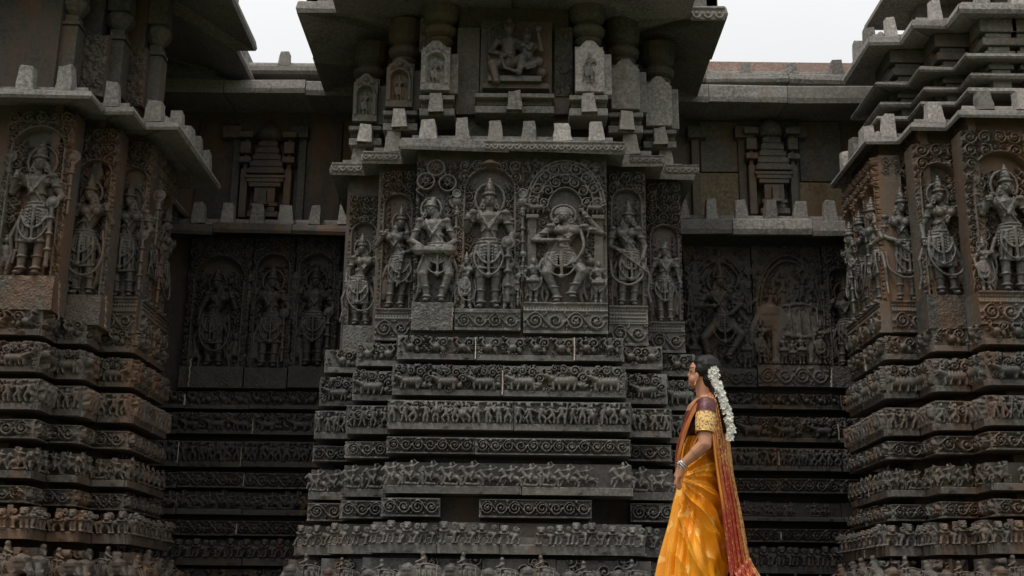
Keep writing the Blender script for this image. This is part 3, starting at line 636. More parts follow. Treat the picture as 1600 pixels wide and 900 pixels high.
def course(parent, plan, segs, row, z0, z1, material, splits=None, res=.0055, flip=1, skip=()):
    q = offs(plan, OFF[row])
    for i in segs:
        a, b = Vector(q[i]), Vector(q[i + 1]); L = (b - a).length; d = (b - a) / L; rz = math.atan2(d.y, d.x)
        front = abs(d.x) > .5
        cuts = [0.0] + [(c - a.x) for c in (splits or {}).get(i, [])] + [L]
        if not splits and L > .75: cuts = [0.0] + [L * k / math.ceil(L / .62) + rng.uniform(-.06, .06) for k in range(1, math.ceil(L / .62))] + [L]
        for k in range(len(cuts) - 1):
            if (i, k) in skip: continue
            u0, u1 = cuts[k] + .003, cuts[k + 1] - .003
            if front and k == len(cuts) - 2: u1 -= .004
            p = a + d * u0; dy = rng.uniform(-.006, .006)
            n_ = Vector((d.y, -d.x)); p = p + n_ * dy
            fblock(parent, row, p, rz, u1 - u0, z0 + rng.uniform(-.003, .003), z1 + rng.uniform(-.003, .003), material, res, flip, .3 if front else .12, .3 if res > .01 else 1.0)
            if k and rng.random() < .5:            # pale mortar in the joint
                s_ = MB(); hh = z1 - z0; zt = z0 + hh * rng.uniform(.7, .97); zb = z0 + hh * rng.uniform(.0, .25); w0 = rng.uniform(.002, .0048)
                pts = [(-w0, zb), (w0, zb), (w0 * 1.6, (zb + zt) / 2), (w0 * .7, zt), (-w0 * .8, zt), (-w0 * .6, (zb + zt) / 2)]
                c = a + d * cuts[k] + n_ * (.020 if row in 'WMN' else .016)
                for dep in (0, .05):
                    for x, z in pts: s_.v.append((c.x + d.x * x - n_.x * dep, c.y + d.y * x - n_.y * dep, z))
                s_.f.append(tuple(range(6))); s_.f += [(j, (j + 1) % 6, 6 + (j + 1) % 6, 6 + j) for j in range(6)]
                world(s_.build('mortar_joint', 'mortar'), parent)
def rows_from(tab, px, Y):
    return {k: (PZ(px, b, Y - OFF[k]), PZ(px, t, Y - OFF[k])) for k, (t, b) in tab.items()}
ROW_C = rows_from(dict(W=(526, 563), M=(571, 619), N=(627, 673), S1=(685, 711), H=(722, 773), S2=(780, 809), L=(815, 866), E=(873, 948)), 800, 8.6)
ROW_L = rows_from(dict(W=(513, 550), M=(560, 604), N=(615, 660), S1=(674, 702), H=(715, 760), S2=(772, 797), L=(800, 850), E=(862, 940)), 180, 8.7)
ROW_R = rows_from(dict(W=(525, 561), M=(572, 622), N=(637, 681), S1=(690, 717), H=(733, 776), S2=(789, 814), L=(818, 869), E=(875, 950)), 1410, 9.05)
ROW_RL = rows_from(dict(W=(611, 639), M=(645, 679), N=(690, 730), S1=(739, 763), H=(768, 805), S2=(814, 837), L=(842, 884), E=(889, 950)), 400, 10.7)
ROW_RR = rows_from(dict(W=(615, 639), M=(651, 690), N=(700, 735), S1=(748, 770), H=(784, 814), S2=(826, 847), L=(854, 896), E=(901, 955)), 1200, 10.7)

# ------------------------------------------------------------------ the five bays of the temple
BC = thing('shrine_projection', 'grey carved central shrine front with stepped corners, between the two recesses', 'temple wall', (0, 8.9, FLOOR))
BL = thing('shrine_tower', 'dark brown carved shrine corner at the left edge of the picture', 'temple wall', (-3.4, 9.0, FLOOR))
BR = thing('shrine_tower', 'rust-stained carved shrine corner at the right edge, with stacked cornices', 'temple wall', (3.6, 9.0, FLOOR))
BRL = thing('recessed_bay', 'deep shaded recess wall left of the central shrine, three statues in it', 'temple wall', (-2.2, 10.8, FLOOR))
BRR = thing('recessed_bay', 'deep shaded recess wall right of the central shrine, behind the woman', 'temple wall', (2.1, 10.8, FLOOR))

def sx(px, py=600, Y=8.6): return PX(px, py, Y)
SPL = {'W': [743, 897], 'M': [785], 'N': [803], 'S1': [742], 'H': [815], 'S2': [688, 748, 925], 'L': [683, 780], 'E': [752, 870]}
for row in 'W M N S1 H S2 L E'.split():
    z0, z1 = ROW_C[row]; ymid = {'W': 545, 'M': 595, 'N': 650, 'S1': 697, 'H': 747, 'S2': 795, 'L': 840, 'E': 900}[row]
    sp = {5: [PX(p, ymid, 8.6 - OFF[row]) for p in SPL[row]]}
    course(BC, PLAN_C, [1, 3, 5, 7, 9], row, z0, z1, 'center', sp, .005, 1, {(5, 1), (5, 3)} if row == 'S2' else ())
    course(BC, PLAN_C, [0, 2, 4, 8, 10] + ([] if row == 'S2' else [6]), row, z0, z1, 'center', {}, .012)
    z0, z1 = ROW_L[row]; course(BL, PLAN_L, [0, 2, 4, 5], row, z0, z1, 'left', None, .0058, -1); course(BL, PLAN_L, [1, 3], row, z0, z1, 'left', None, .008)
    z0, z1 = ROW_R[row]; course(BR, PLAN_R, [2, 3, 5, 7], row, z0, z1, 'right', None, .0058, 1); course(BR, PLAN_R, [4, 6], row, z0, z1, 'right', None, .008)
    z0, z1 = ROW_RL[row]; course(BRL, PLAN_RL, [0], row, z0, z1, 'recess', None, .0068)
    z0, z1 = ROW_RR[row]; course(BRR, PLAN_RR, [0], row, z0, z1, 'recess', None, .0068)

# lower walls behind the courses, up to the lower eaves
EZ_C = (PZ(800, 238, 8.57), PZ(800, 218, 8.57)); EZ_L = (PZ(245, 203, 8.44), PZ(245, 190, 8.44)); EZ_R = (PZ(1395, 226, 9.0), PZ(1395, 213, 9.0))
EZ_RL = (PZ(420, 365, 10.42), PZ(420, 349, 10.42)); EZ_RR = (PZ(1200, 367, 10.42), PZ(1200, 343, 10.42))
def inset(pl, t): return offs(pl, -t)
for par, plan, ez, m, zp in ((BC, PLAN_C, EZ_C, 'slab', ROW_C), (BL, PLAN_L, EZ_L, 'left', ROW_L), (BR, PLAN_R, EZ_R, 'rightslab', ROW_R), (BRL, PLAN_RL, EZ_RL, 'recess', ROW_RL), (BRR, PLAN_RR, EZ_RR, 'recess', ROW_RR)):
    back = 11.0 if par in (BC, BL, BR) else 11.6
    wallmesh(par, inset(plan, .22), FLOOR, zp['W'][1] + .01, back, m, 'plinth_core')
    wallmesh(par, inset(plan, .10), zp['W'][1] + .02, ez[0] + .13, back + .01, m, 'wall')
# lower eaves with their parapets
eave(BC, PLAN_C, .03, EZ_C[0], EZ_C[1], .10, .03, -.2); parapet_run(BC, PLAN_C, -.05, EZ_C[1] + .01, .285, [1, 3, 5, 7, 9])
eave(BL, PLAN_L, .27, EZ_L[0], EZ_L[1], .14, .03); parapet_run(BL, PLAN_L, .19, EZ_L[1] + .01, .30, [0, 2, 4, 5])
eave(BR, PLAN_R, .05, EZ_R[0], EZ_R[1], .14, .03); parapet_run(BR, PLAN_R, -.03, EZ_R[1] + .01, .29, [2, 3, 5, 7])
eave(BRL, PLAN_RL, .28, EZ_RL[0], EZ_RL[1], .10, .03, material='left'); parapet_run(BRL, PLAN_RL, .2, EZ_RL[1] + .01, .275)
eave(BRR, PLAN_RR, .28, EZ_RR[0], EZ_RR[1], .10, .03, material='lip'); parapet_run(BRR, PLAN_RR, .2, EZ_RR[1] + .01, .275)

# ------------------------------------------------------------------ statues: pedestal, carved back slab, figure
def slab_relief(w_, h_, kind, seed, ratio, res=.0058):
    R = Relief(w_, h_, res, seed); R.b0 = .010; cxn = w_ / 2; hw = w_ * (.40 if kind != 'dome' else .36); top = h_ * min(.95, ratio + .07)
    size = max(.05, min(.085, w_ * .22))
    yc = top - hw * .95
    def outside(x, y): return (y > yc and ((x - cxn) / hw) ** 2 + ((y - yc) / (hw * .95)) ** 2 > 1.0) or (y <= yc and abs(x - cxn) > hw)
    base = .035
    def crowd():        # attendants, stems and leaves that crowd the niche beside the figure
        hh = (zfull := R.h) * .30; R.b0 = -.02
        for sg in (-1, 1):
            R.man(cxn + sg * hw * .80, .004, hh * R.r.uniform(.8, 1.1), .06); y = hh * 1.15
            while y < yc + hw * .2:
                R.spiral(cxn + sg * hw * R.r.uniform(.72, .9), y, hw * .19, y * 31, 1.5, sg, .008, .05); R.leaf(cxn + sg * hw * .62, y, hw * .25, 1.57 - sg * .8, .045); R.leaf(cxn + sg * hw * .7, y + .02, hw * .25, 1.57 + sg * .6, .045); y += hw * .36
        R.foliage(cxn - hw, cxn + hw, 0, yc + hw * .3, hw * .26, .03); R.b0 = .010
    inside = np.where(R.Y > yc, ((R.X - cxn) / hw) ** 2 + ((R.Y - yc) / (hw * .95)) ** 2 <= 1, np.abs(R.X - cxn) <= hw)
    if kind == 'dome':
        for rr in (1.0, .93, .72, .45):
            n = 40; pts = [(cxn + w_ * .49 * rr * math.cos(math.pi * i / n), yc + .02 + (h_ - yc - .03) * rr * math.sin(math.pi * i / n)) for i in range(n + 1)]; R.line(pts, .011, .045)
        for k in range(9):
            a = math.pi * (k + .5) / 9; R.spiral(cxn + w_ * .40 * math.cos(a), yc + .02 + (h_ - yc) * .80 * math.sin(a), w_ * .085, a, 1.6, 1 if k % 2 else -1, .010, .05)
        for k in range(7):
            a = math.pi * (k + .5) / 7; R.spiral(cxn + w_ * .27 * math.cos(a), yc + .02 + (h_ - yc) * .56 * math.sin(a), w_ * .07, a + 1, 1.5, -1 if k % 2 else 1, .010, .055)
        for sg in (-1, 1):
            R.beast(cxn + sg * w_ * .36, yc - .01, w_ * .2, .06, -sg)
            R.rect(cxn + sg * w_ * .40 - .035, cxn + sg * w_ * .40 + .035, 0, yc - .03, .03); R.rect(cxn + sg * w_ * .40 - .05, cxn + sg * w_ * .40 + .05, yc - .05, yc - .015, .055)
        R.foliage(0, w_, yc, h_, .05, .036, outside); R.foliage(0, w_, yc, h_, .034, .05, outside); R.foliage(0, w_, yc * .7, h_, .045, .03, outside)
        R.H[inside & (R.H < .03)] = -.045; crowd()
    elif kind == 'roundels':
        R.H[:] = .01; R.foliage(0, w_, 0, h_, size * .6, base + .022, outside); R.foliage(0, w_, 0, h_, size * .45, base + .012, outside)
        q = w_ * .19
        for x, y, sg in ((.48, h_ - q * 1.1, 1), (.24, h_ - q * 3.0, -1), (.78, h_ - q * 3.2, 1)):
            R.ell(w_ * x, y, q * 1.25, q * 1.25, .01, 0, 0.02); R.line([(w_ * x + q * 1.1 * math.cos(i_ * .2618), y + q * 1.1 * math.sin(i_ * .2618)) for i_ in range(25)], .013, .06); R.line([(w_ * x + q * 1.1, y), (w_ * x + q * 1.3 * sg, y - q * 1.2), (w_ * x + q * .3 * sg, y - q * 2.0)], .011, .055)
            for k in range(7): R.leaf(w_ * x, y, q * .75, k * .9, .07)
        R.H[inside] = np.where(R.H[inside] > .055, R.H[inside], -.045); crowd()
    else:
        R.H[:] = .018; n = max(2, int(w_ / (size * 1.15))); p = w_ / n; y = h_ - p * .55; row = 0
        while y > yc - .02:
            for k in range(n):
                x = (k + .5) * p
                if outside(x, y): R.spiral(x, y, p * .47, row + k, 1.6, 1 if (k + row) % 2 else -1, p * .075, base + .034); R.leaf(x, y, p * .4, k + row, base + .026)
            y -= p * .92; row += 1
        R.foliage(0, w_, 0, h_, size * .6, base + .022, outside); R.foliage(0, w_, yc - .05, h_, size * .45, base + .03, outside)
        y = .03
        while y < yc:
            for sg in (-1, 1):
                R.spiral(cxn + sg * (hw + w_ / 2) / 2, y, max(.014, (w_ / 2 - hw) * .5), y * 40, 1.3, sg, .007, base + .01)
            y += max(.034, (w_ / 2 - hw) * 1.05)
        n = 26; arch = [(cxn - hw, 0.0)] + [(cxn - hw * math.cos(math.pi * i / n), yc + hw * .95 * math.sin(math.pi * i / n)) for i in range(n + 1)] + [(cxn + hw, 0.0)]
        R.H[inside] = -.055; crowd(); R.line(arch, .012, .05)
        if kind == 'umbrella': R.ell(cxn, top + .02, hw * .5, .022, .11); R.ell(cxn, top + .035, hw * .3, .025, .10)
    R.wear(.002); return R
NST = [0]
def statue(name, label, x0, x1, Y, zt, zf, zb, pose, ratio, kind='canopy', mats=('slab', 'statue', 'center'), ped='scroll', rz=0.0, att=0, pos=None, dx=0.0, thick=.16, group=None, scale_w=1.0):
    """x0..x1 along the wall, zt slab top, zf feet, zb pedestal base"""
    NST[0] += 1; k = NST[0]; w_ = x1 - x0
    t = thing(name, label, 'statue', pos if pos else ((x0 + x1) / 2, Y, zb), group, rz)
    R = slab_relief(w_ - .008, zt - zf, kind, 900 + k, ratio); o = link('back_slab', R.mesh('back_slab', thick), mats[0], t); o.location = (-w_ / 2 + .004, 0, zf - zb)
    hp = zf - zb - .006; Q = Relief(w_ - .008, hp, .0058, 700 + k); wq = w_ - .008
    if ped == 'scroll':
        b = min(hp * .62, .135); Q.rect(0, wq, 0, .018, .016); Q.vine(.012, wq - .012, .022, .026 + b, .036); Q.rect(0, wq, .032 + b, .045 + b, .018)
        y = .055 + b
        while y < hp - .02:
            for i in range(int(wq / .022)): Q.ell(.011 + i * .022, y, .009, .009, .014)
            y += .03
        Q.rect(0, wq, hp - .014, hp, .02); Q.wear(.0015)
    else:
        g_ = np.random.default_rng(k); Q.H += g_.normal(0, .0022, Q.H.shape); Q.wear(.003)
    pd = link('pedestal', Q.mesh('pedestal', .26), mats[2], t); pd.location = (-w_ / 2 + .004, -.085, .003)
    H = (zt - zf) * ratio; sp = POSE[pose]
    f = link('figure', deity_mesh(k, sp, H), mats[1], t); f.location = (dx, -.035, zf - zb); f.scale = (scale_w, 1, 1)
    for q in range(att):
        sg = (-1, 1)[q]; h2 = H * rng.uniform(.42, .5)
        a = link('attendant', deity_mesh(k + 50 + q, POSE['attendant'] if kind == 'dome' else POSE['four' if q else 'maiden'], h2, 'attendant', .0052), mats[1], t); a.location = (sg * (w_ / 2 - h2 * .19), -.05, zf - zb)
    return t
def front_statue(name, label, p0, p1, yt, yf, yb, Y, pose, ratio, **kw):
    ym = (yt + yf) / 2; xa, xb = PX(p0, yf, Y), PX(p1, yf, Y); pc = (p0 + p1) / 2
    return statue(name, label, xa, xb, Y, PZ(pc, yt, Y), PZ(pc, yf, Y - .08), PZ(pc, yb, Y - .085), pose, ratio, **kw)
G = 'statues along the temple wall'
YS = 8.70
front_statue('deity_statue', 'carved drummer with a horizontal drum and tilted head under three leaf roundels', 644, 710, 254, 472, 516, YS, 'drummer', .80, kind='roundels', ped='rough', group=G)
front_statue('deity_statue', 'tall four-armed deity statue with high crown, mace and disc, centre of the wall', 711, 814, 254, 483, 517, YS, 'vishnu', .90, kind='umbrella', att=2, group=G)
front_statue('deity_statue', 'dancing goddess statue with one arm raised under a great dome of scrolls', 817, 949, 252, 473, 522, YS, 'dancer', .74, kind='dome', att=2, scale_w=1.32, group=G)
LM = ('slab', 'statue', 'center')
front_statue('deity_statue', 'carved maiden in tall crown on the step just left of the drummer', 588, 646, 270, 482, 533, 8.97, 'flute', .76, group=G)
front_statue('deity_statue', 'narrow worn statue on the outermost left step of the central shrine', 538, 590, 308, 508, 551, 9.25, 'maiden', .72, ped='rough', group=G)
front_statue('deity_statue', 'statue in tall crown drawing a bow, just right of the dancing goddess', 949, 1011, 272, 478, 541, 8.97, 'archer', .80, group=G)
front_statue('deity_statue', 'plain unclothed standing statue with bare torso, on the outermost right step', 1011, 1068, 288, 503, 552, 9.25, 'plain', .62, group=G)
LL = ('left', 'leftstatue', 'left')
front_statue('deity_statue', 'large crowned deity statue on plain dark block at the far left edge', -14, 94, 178, 430, 484, 8.22, 'four', .84, mats=LL, ped='rough', group=G, dx=.03)
front_statue('deity_statue', 'statue with small child figure at its side, second from the left edge', 96, 166, 205, 460, 508, 8.50, 'maiden', .74, mats=LL, ped='rough', att=1, group=G)
front_statue('deity_statue', 'statue with looped sash at the inner corner of the left shrine', 166, 222, 225, 464, 522, 8.78, 'fourf', .76, mats=LL, group=G)
zt, zf, zb = PZ(190, 225, 8.78), PZ(190, 464, 8.7), PZ(190, 522, 8.7)
for k, (yy, lab, ps) in enumerate(((8.93, 'shaded statue just round the corner of the left shrine, facing the recess', 'four'), (9.28, 'deeper shaded statue on the left shrine side wall next to the recess', 'maiden'))):
    statue('deity_statue', lab, 0, .33, 0, zt, zf, zb, ps, .74, mats=LL, rz=math.pi / 2, pos=(lx['a'] - .07, yy, zb), group=G)
RC = ('recess', 'recess', 'recess')
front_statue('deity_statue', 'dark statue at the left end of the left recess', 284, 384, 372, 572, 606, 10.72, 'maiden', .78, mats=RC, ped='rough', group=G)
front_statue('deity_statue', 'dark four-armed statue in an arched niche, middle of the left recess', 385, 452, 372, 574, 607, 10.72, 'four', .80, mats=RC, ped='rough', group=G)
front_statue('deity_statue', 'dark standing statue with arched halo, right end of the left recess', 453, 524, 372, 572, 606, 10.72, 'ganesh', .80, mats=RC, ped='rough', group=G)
RR_ = ('rightslab', 'statue', 'right')
front_statue('deity_statue', 'bow-holding statue in a rusty arched niche, inner corner of the right shrine', 1386, 1440, 248, 470, 520, 9.12, 'archer', .80, mats=RR_, group=G)
front_statue('deity_statue', 'statue with long looped garland on a rough block, between pale streaks', 1441, 1516, 228, 460, 514, 8.82, 'maiden', .80, mats=RR_, ped='rough', group=G)
front_statue('deity_statue', 'dark statue under dense scrollwork at the right edge of the picture', 1520, 1642, 208, 455, 508, 8.55, 'four', .80, mats=('right', 'statue', 'right'), att=1, group=G)
zt, zf, zb = PZ(1410, 248, 9.12), PZ(1410, 470, 9.05), PZ(1410, 520, 9.05)
for yy, lab, ps in ((9.82, 'far narrow statue on the right shrine side wall beside the recess', 'four'), (9.50, 'middle statue on the right shrine side wall, facing the recess', 'maiden'), (9.2, 'statue on the right shrine side wall nearest its rusty corner', 'flute')):
    statue('deity_statue', lab, 0, .30, 0, zt, zf, zb, ps, .76, mats=RR_, rz=-math.pi / 2, pos=(rx['a'] + .07, yy, zb), group=G)
# right recess: dancing god on the left, god riding an elephant on the right
def group_panel(label, p0, p1, yt, yf, yb, Y, build, name='relief_panel'):
    NST[0] += 1; xa, xb = PX(p0, yf, Y), PX(p1, yf, Y); pc = (p0 + p1) / 2; zt, zf, zb = PZ(pc, yt, Y), PZ(pc, yf, Y), PZ(pc, yb, Y); w_ = xb - xa; h_ = zt - zf
    t = thing(name, label, 'relief', ((xa + xb) / 2, Y, zb), 'large reliefs of the right recess')
    R = Relief(w_ - .006, h_, .0068, 300 + NST[0]); n = 30; c = w_ / 2; rr = w_ * .46
    R.foliage(0, w_, 0, h_, .085, .035, None)
    for q in range(14): R.man(R.r.uniform(.05, w_ - .05), R.r.uniform(0, h_ * .75), h_ * R.r.uniform(.16, .28), .055)
    for q in (1.0, .9): R.line([(c - rr * q * math.cos(math.pi * i / n), h_ * .45 + h_ * .46 * q * math.sin(math.pi * i / n)) for i in range(n + 1)], .013, .05)
    R.wear(.002); o = link('back_slab', R.mesh('back_slab', .15), 'recess', t); o.location = (-w_ / 2 + .003, 0, zf - zb)
    Q = Relief(w_ - .006, zf - zb - .005, .007, NST[0]); Q.vine(.01, w_ - .016, .02, zf - zb - .03, .024); Q.wear(); q = link('pedestal', Q.mesh('pedestal', .2), 'recess', t); q.location = (-w_ / 2 + .003, -.07, 0)
    build(t, w_, h_, zf - zb)
def dancing(t, w_, h_, z):
    sp = dict(POSE['four']); sp.update(sway=.03, legs=(((-.17, -.06, .27), (-.10, -.01, .03)), ((.17, -.07, .30), (.06, -.04, .09))), skirt=.36, halo=.11,
        arms=[(-1, (-.19, 0, .57), (-.06, -.1, .56)), (1, (.20, 0, .60), (.10, -.09, .50)), (-1, (-.22, .02, .66), (-.27, 0, .80)), (1, (.22, .02, .66), (.28, 0, .78)), (-1, (-.24, .02, .58), (-.33, 0, .62)), (1, (.24, .02, .58), (.34, 0, .64)), (-1, (-.21, .03, .50), (-.31, 0, .42)), (1, (.21, .03, .50), (.30, 0, .40))],
        rods=[((-.27, 0, .74), (-.27, 0, .93), .010, .010, .028), ((.28, 0, .70), (.28, 0, .92), .010, .010, .030), ((-.33, 0, .56), (-.35, 0, .74), .010, .012, .0), ((.34, 0, .58), (.36, 0, .76), .010, .012, .02)])
    f = link('figure', deity_mesh(401, sp, h_ * .86, 'figure', .0055), 'recess', t); f.location = (0, -.03, z)
    for sg in (-1, 1): a = link('attendant', deity_mesh(402 + sg, POSE['attendant'], h_ * .36, 'attendant', .0055), 'recess', t); a.location = (sg * w_ * .38, -.03, z)
def rider(t, w_, h_, z):
    e = link('elephant', anim('E', 1, 'recess'), None, t); k = h_ * .50 / .25; e.location = (.0, .0, z); e.scale = (k * 1.0, k * .45, k)
    for x, q in ((-.34, .40), (-.10, .26), (.10, .27), (.33, .38), (.0, .22)): a = link('attendant', deity_mesh(430 + int(x * 50), POSE['maiden' if q > .3 else 'attendant'], h_ * q, 'attendant', .0052), 'recess', t); a.location = (x * w_ * 1.25, -.075, z)
    for x, q, zz in ((-.03, .52, .40), (.17, .42, .40)): f = link('rider', deity_mesh(410 + int(q * 100), POSE['four' if q > .45 else 'maiden'], h_ * q * 1.35, 'rider', .0055), 'recess', t); f.location = (x * h_, .01, z + h_ * (zz - q * .55)); f.scale = (1, .8, 1)
group_panel('dark relief of a many-armed dancing god with a scroll arch, in the right recess', 1072, 1180, 385, 577, 606, 10.72, dancing)
group_panel('dark relief of crowned riders on a large elephant, in the right recess', 1181, 1292, 385, 572, 606, 10.72, rider)
front_statue('deity_statue', 'dim standing statue at the right end of the right recess', 1293, 1352, 385, 572, 606, 10.72, 'four', .74, mats=RC, ped='rough', group=G)

# ------------------------------------------------------------------ upper storey of the central shrine
ZU = EZ_C[1] + .02
UPL = offs(PLAN_C, -.38); ZT_C = PZ(800, 8, 8.5)
wallmesh(BC, UPL, ZU - .02, ZT_C + .9, 11.0, 'wall', 'upper_wall')
def strip(parent, name, p0, p1, yt, yb, Y, dep, material, bevel=.006, taper=0):
    b = MB(); xa, xb = PX(p0, yb, Y), PX(p1, yb, Y); pc = (p0 + p1) / 2; b.box(xa, xb, Y, Y + dep, PZ(pc, yb, Y), PZ(pc, yt, Y), taper, 0); return world(b.build(name, material, None, bevel, .003), parent)
# second tier: mouldings and the blocks that carry the little shrine slabs
def pedestal_tier(p0, p1, yt, yb, Y, parent=BC):
    h = yb - yt
    strip(parent, 'cornice_moulding', p0, p1, yt, yt + h * .22, Y, .3, 'lip'); strip(parent, 'cornice_moulding', p0 + 3, p1 - 3, yt + h * .22, yt + h * .62, Y + .07, .2, 'wall'); strip(parent, 'cornice_moulding', p0, p1, yt + h * .64, yb, Y + .01, .3, 'lip')
    xm = (PX(p0, yb, Y) + PX(p1, yb, Y)) / 2; z0, z1 = PZ((p0 + p1) / 2, yb, Y), PZ((p0 + p1) / 2, yt, Y)
    parapet(parent, xm, Y - .03, z0, .125, (z1 - z0) * .96, .08)
pedestal_tier(742, 866, 145, 176, 8.72)
for p0, p1, yt, yb, Y in ((655, 710, 148, 180, 8.66), (598, 652, 172, 203, 8.86), (545, 596, 196, 226, 9.08), (890, 950, 148, 180, 8.66), (951, 1005, 175, 207, 8.86), (1006, 1057, 202, 230, 9.08)):
    pedestal_tier(p0, p1, yt, yb, Y)
MINI = dict(POSE['maiden']); MINI['halo'] = 0
def mini_slab(label, p0, p1, yt, yb, Y, carved, material):
    xa, xb = PX(p0, yb, Y), PX(p1, yb, Y); pc = (p0 + p1) / 2; z0, z1 = PZ(pc, yb, Y), PZ(pc, yt, Y); w_ = (xb - xa) * .8; h_ = z1 - z0
    t = thing('shrine_slab', label, 'stone slab', ((xa + xb) / 2 - .02, Y, z0), 'small stone slabs on the parapet of the central shrine')
    R = Relief(w_, h_, .005, int(p0)); R.H[:] = .02; n = 24; hw = w_ * .30; yc = h_ * .56; c = w_ / 2
    if carved:
        ins = np.where(R.Y > yc, ((R.X - c) / hw) ** 2 + ((R.Y - yc) / (hw * 1.1)) ** 2 <= 1, (np.abs(R.X - c) <= hw) & (R.Y > h_ * .13)); R.H[ins] = -.02
        if carved == 2: R.H[ins] = .02
        else:
            R.line([(c - hw * 1.25 * math.cos(math.pi * i / n), yc + hw * 1.3 * math.sin(math.pi * i / n)) for i in range(n + 1)], .012, .04)
            for sg in (-1, 1): R.rect(c + sg * hw * 1.3 - .012, c + sg * hw * 1.3 + .012, h_ * .12, yc, .034)
            R.ell(c, h_ * .86, hw * .5, hw * .45, .045); R.spiral(c - hw * .9, h_ * .78, hw * .32, 0, 1.4, 1, .007, .04); R.spiral(c + hw * .9, h_ * .78, hw * .32, 3, 1.4, -1, .007, .04)
    # shouldered outline: the top corners step in
    shp = h_ * .80; cut = (R.Y > shp) & (np.abs(R.X - c) > w_ * .5 - (R.Y - shp) * .95); R.H[cut] = -.09
    R.wear(.0025); o = link('slab', R.mesh('slab', .09), material, t); o.location = (-w_ / 2, -.05, 0)
    b = MB(); b.box(-w_ * .5 + .03, w_ * .5 + .065, .0, .09, 0, h_ * .82); b.build('backing_stone', material, t, .008, .003)
    if carved: f = link('figure', deity_mesh(int(p0), MINI, h_ * (.56 if carved == 1 else .66), 'figure', .0042), 'lip' if carved == 2 else material, t); f.location = (0, -.045 if carved == 1 else -.078, h_ * .13)
mini_slab('small carved niche slab at upper left, nearest the seated couple', 656, 712, 70, 146, 8.70, 1, 'lip')
mini_slab('small brownish niche slab, middle of the three at upper left', 602, 654, 96, 172, 8.9, 1, 'wall')
mini_slab('small dark niche slab, lowest and outermost of the three at upper left', 551, 598, 120, 194, 9.12, 1, 'wall')
mini_slab('pale slab with a slender carved figure, right of the seated couple', 897, 953, 70, 148, 8.70, 2, 'granite')
mini_slab('blank rough slab, middle of the three at upper right', 953, 1008, 98, 175, 8.9, 0, 'lip')
mini_slab('blank dark rough slab, lowest and outermost of the three at upper right', 1007, 1058, 125, 201, 9.12, 0, 'lip')
# seated couple
Yc = 8.86; xa, xb = PX(750, 142, Yc), PX(862, 142, Yc); z0, z1 = PZ(806, 145, Yc), PZ(806, 34, Yc); h_ = z1 - z0; w_ = xb - xa
t = thing('couple_relief', 'seated couple carved in high relief, top centre above the parapet', 'relief', ((xa + xb) / 2, Yc, z0))
R = Relief(w_, h_, .006, 77); R.rect(.02, w_ - .02, .0, h_ * .07, .09); R.wear(.003); o = link('back_slab', R.mesh('back_slab', .15), 'wall', t); o.location = (-w_ / 2, 0, 0)
F = Fig(); F.box(-.19, .19, -.12, .0, 0, .045)
for x, s_, fe in ((-.045, 1.0, 0), (.085, .86, 1)):
    F.ell((x, -.04, .17), (.07 * s_, .06, .05)); F.cap((x, -.05, .18), .05 * s_, (x, -.05, .31 * s_ + .01), .062 * s_); F.ell((x, -.05, .33 * s_), (.085 * s_, .05, .04)); F.cap((x, -.05, .36 * s_), .026, (x, -.06, .40 * s_), .026)
    F.ell((x, -.065, .425 * s_), (.038 * s_, .042, .045 * s_)); F.ell((x, -.105, .42 * s_), (.008, .012, .012))
    F.ring((x, -.05, .45 * s_), .042 * s_, .010, 'xy')
    for q in range(3): F.ell((x, -.055, (.465 + q * .024) * s_), ((.040 - q * .011) * s_, .036, .018))
    if fe:
        for sg in (-1, 1): F.ell((x + sg * .03, -.10, .29), (.026, .026, .026))
    F.ring((x, -.09, .33 * s_), .045, .008, 'xz', .035, math.pi, 6.28, 8)
    F.ring((x, -.04, .2), .065 * s_, .010, 'xy', .065)
F.cap((-.13, -.05, .34), .03, (-.175, -.06, .25), .026); F.cap((-.175, -.06, .25), .024, (-.07, -.12, .20), .02); F.cap((.03, -.05, .33), .028, (.10, -.10, .26), .02)
F.cap((-.12, -.03, .35), .024, (-.185, -.03, .30), .02); F.cap((-.185, -.04, .12), .014, (-.185, -.04, .46), .012); 
for sg in (-1, 0, 1): F.cap((-.185 + sg * .02, -.04, .46), .008, (-.185 + sg * .022, -.04, .51), .006)
F.cap((.15, -.05, .31), .026, (.19, -.07, .26), .022); F.cap((.19, -.07, .26), .02, (.165, -.09, .38), .018); F.ell((.165, -.09, .43), (.03, .025, .035))
F.cap((-.08, -.06, .15), .052, (-.16, -.12, .13), .042); F.cap((-.16, -.12, .13), .04, (-.13, -.13, .0), .026); F.ell((-.13, -.16, -.03), (.03, .05, .018)); F.cap((-.02, -.06, .15), .05, (.05, -.13, .17), .04); F.cap((.05, -.13, .17), .035, (.03, -.14, .06), .024)
F.cap((.07, -.06, .15), .048, (.17, -.12, .15), .04); F.cap((.17, -.12, .15), .036, (.08, -.14, .11), .024)
F.path([(-.10, -.12, .19), (-.07, -.15, .09), (.0, -.155, .06), (.06, -.15, .10)], .014); F.path([(.06, -.13, .16), (.09, -.16, .08), (.14, -.15, .1)], .012); F.ell((.19, -.06, .09), (.05, .05, .045))
f = link('figure', F.mesh('figure', .0058, .9, h_ / .56), 'statue', t); f.location = (-.01, -.02, h_ * .06)
for p0, p1 in ((712, 748), (866, 895)): strip(BC, 'wall_panel', p0, p1, 42, 178, 8.90, .12, 'wall')
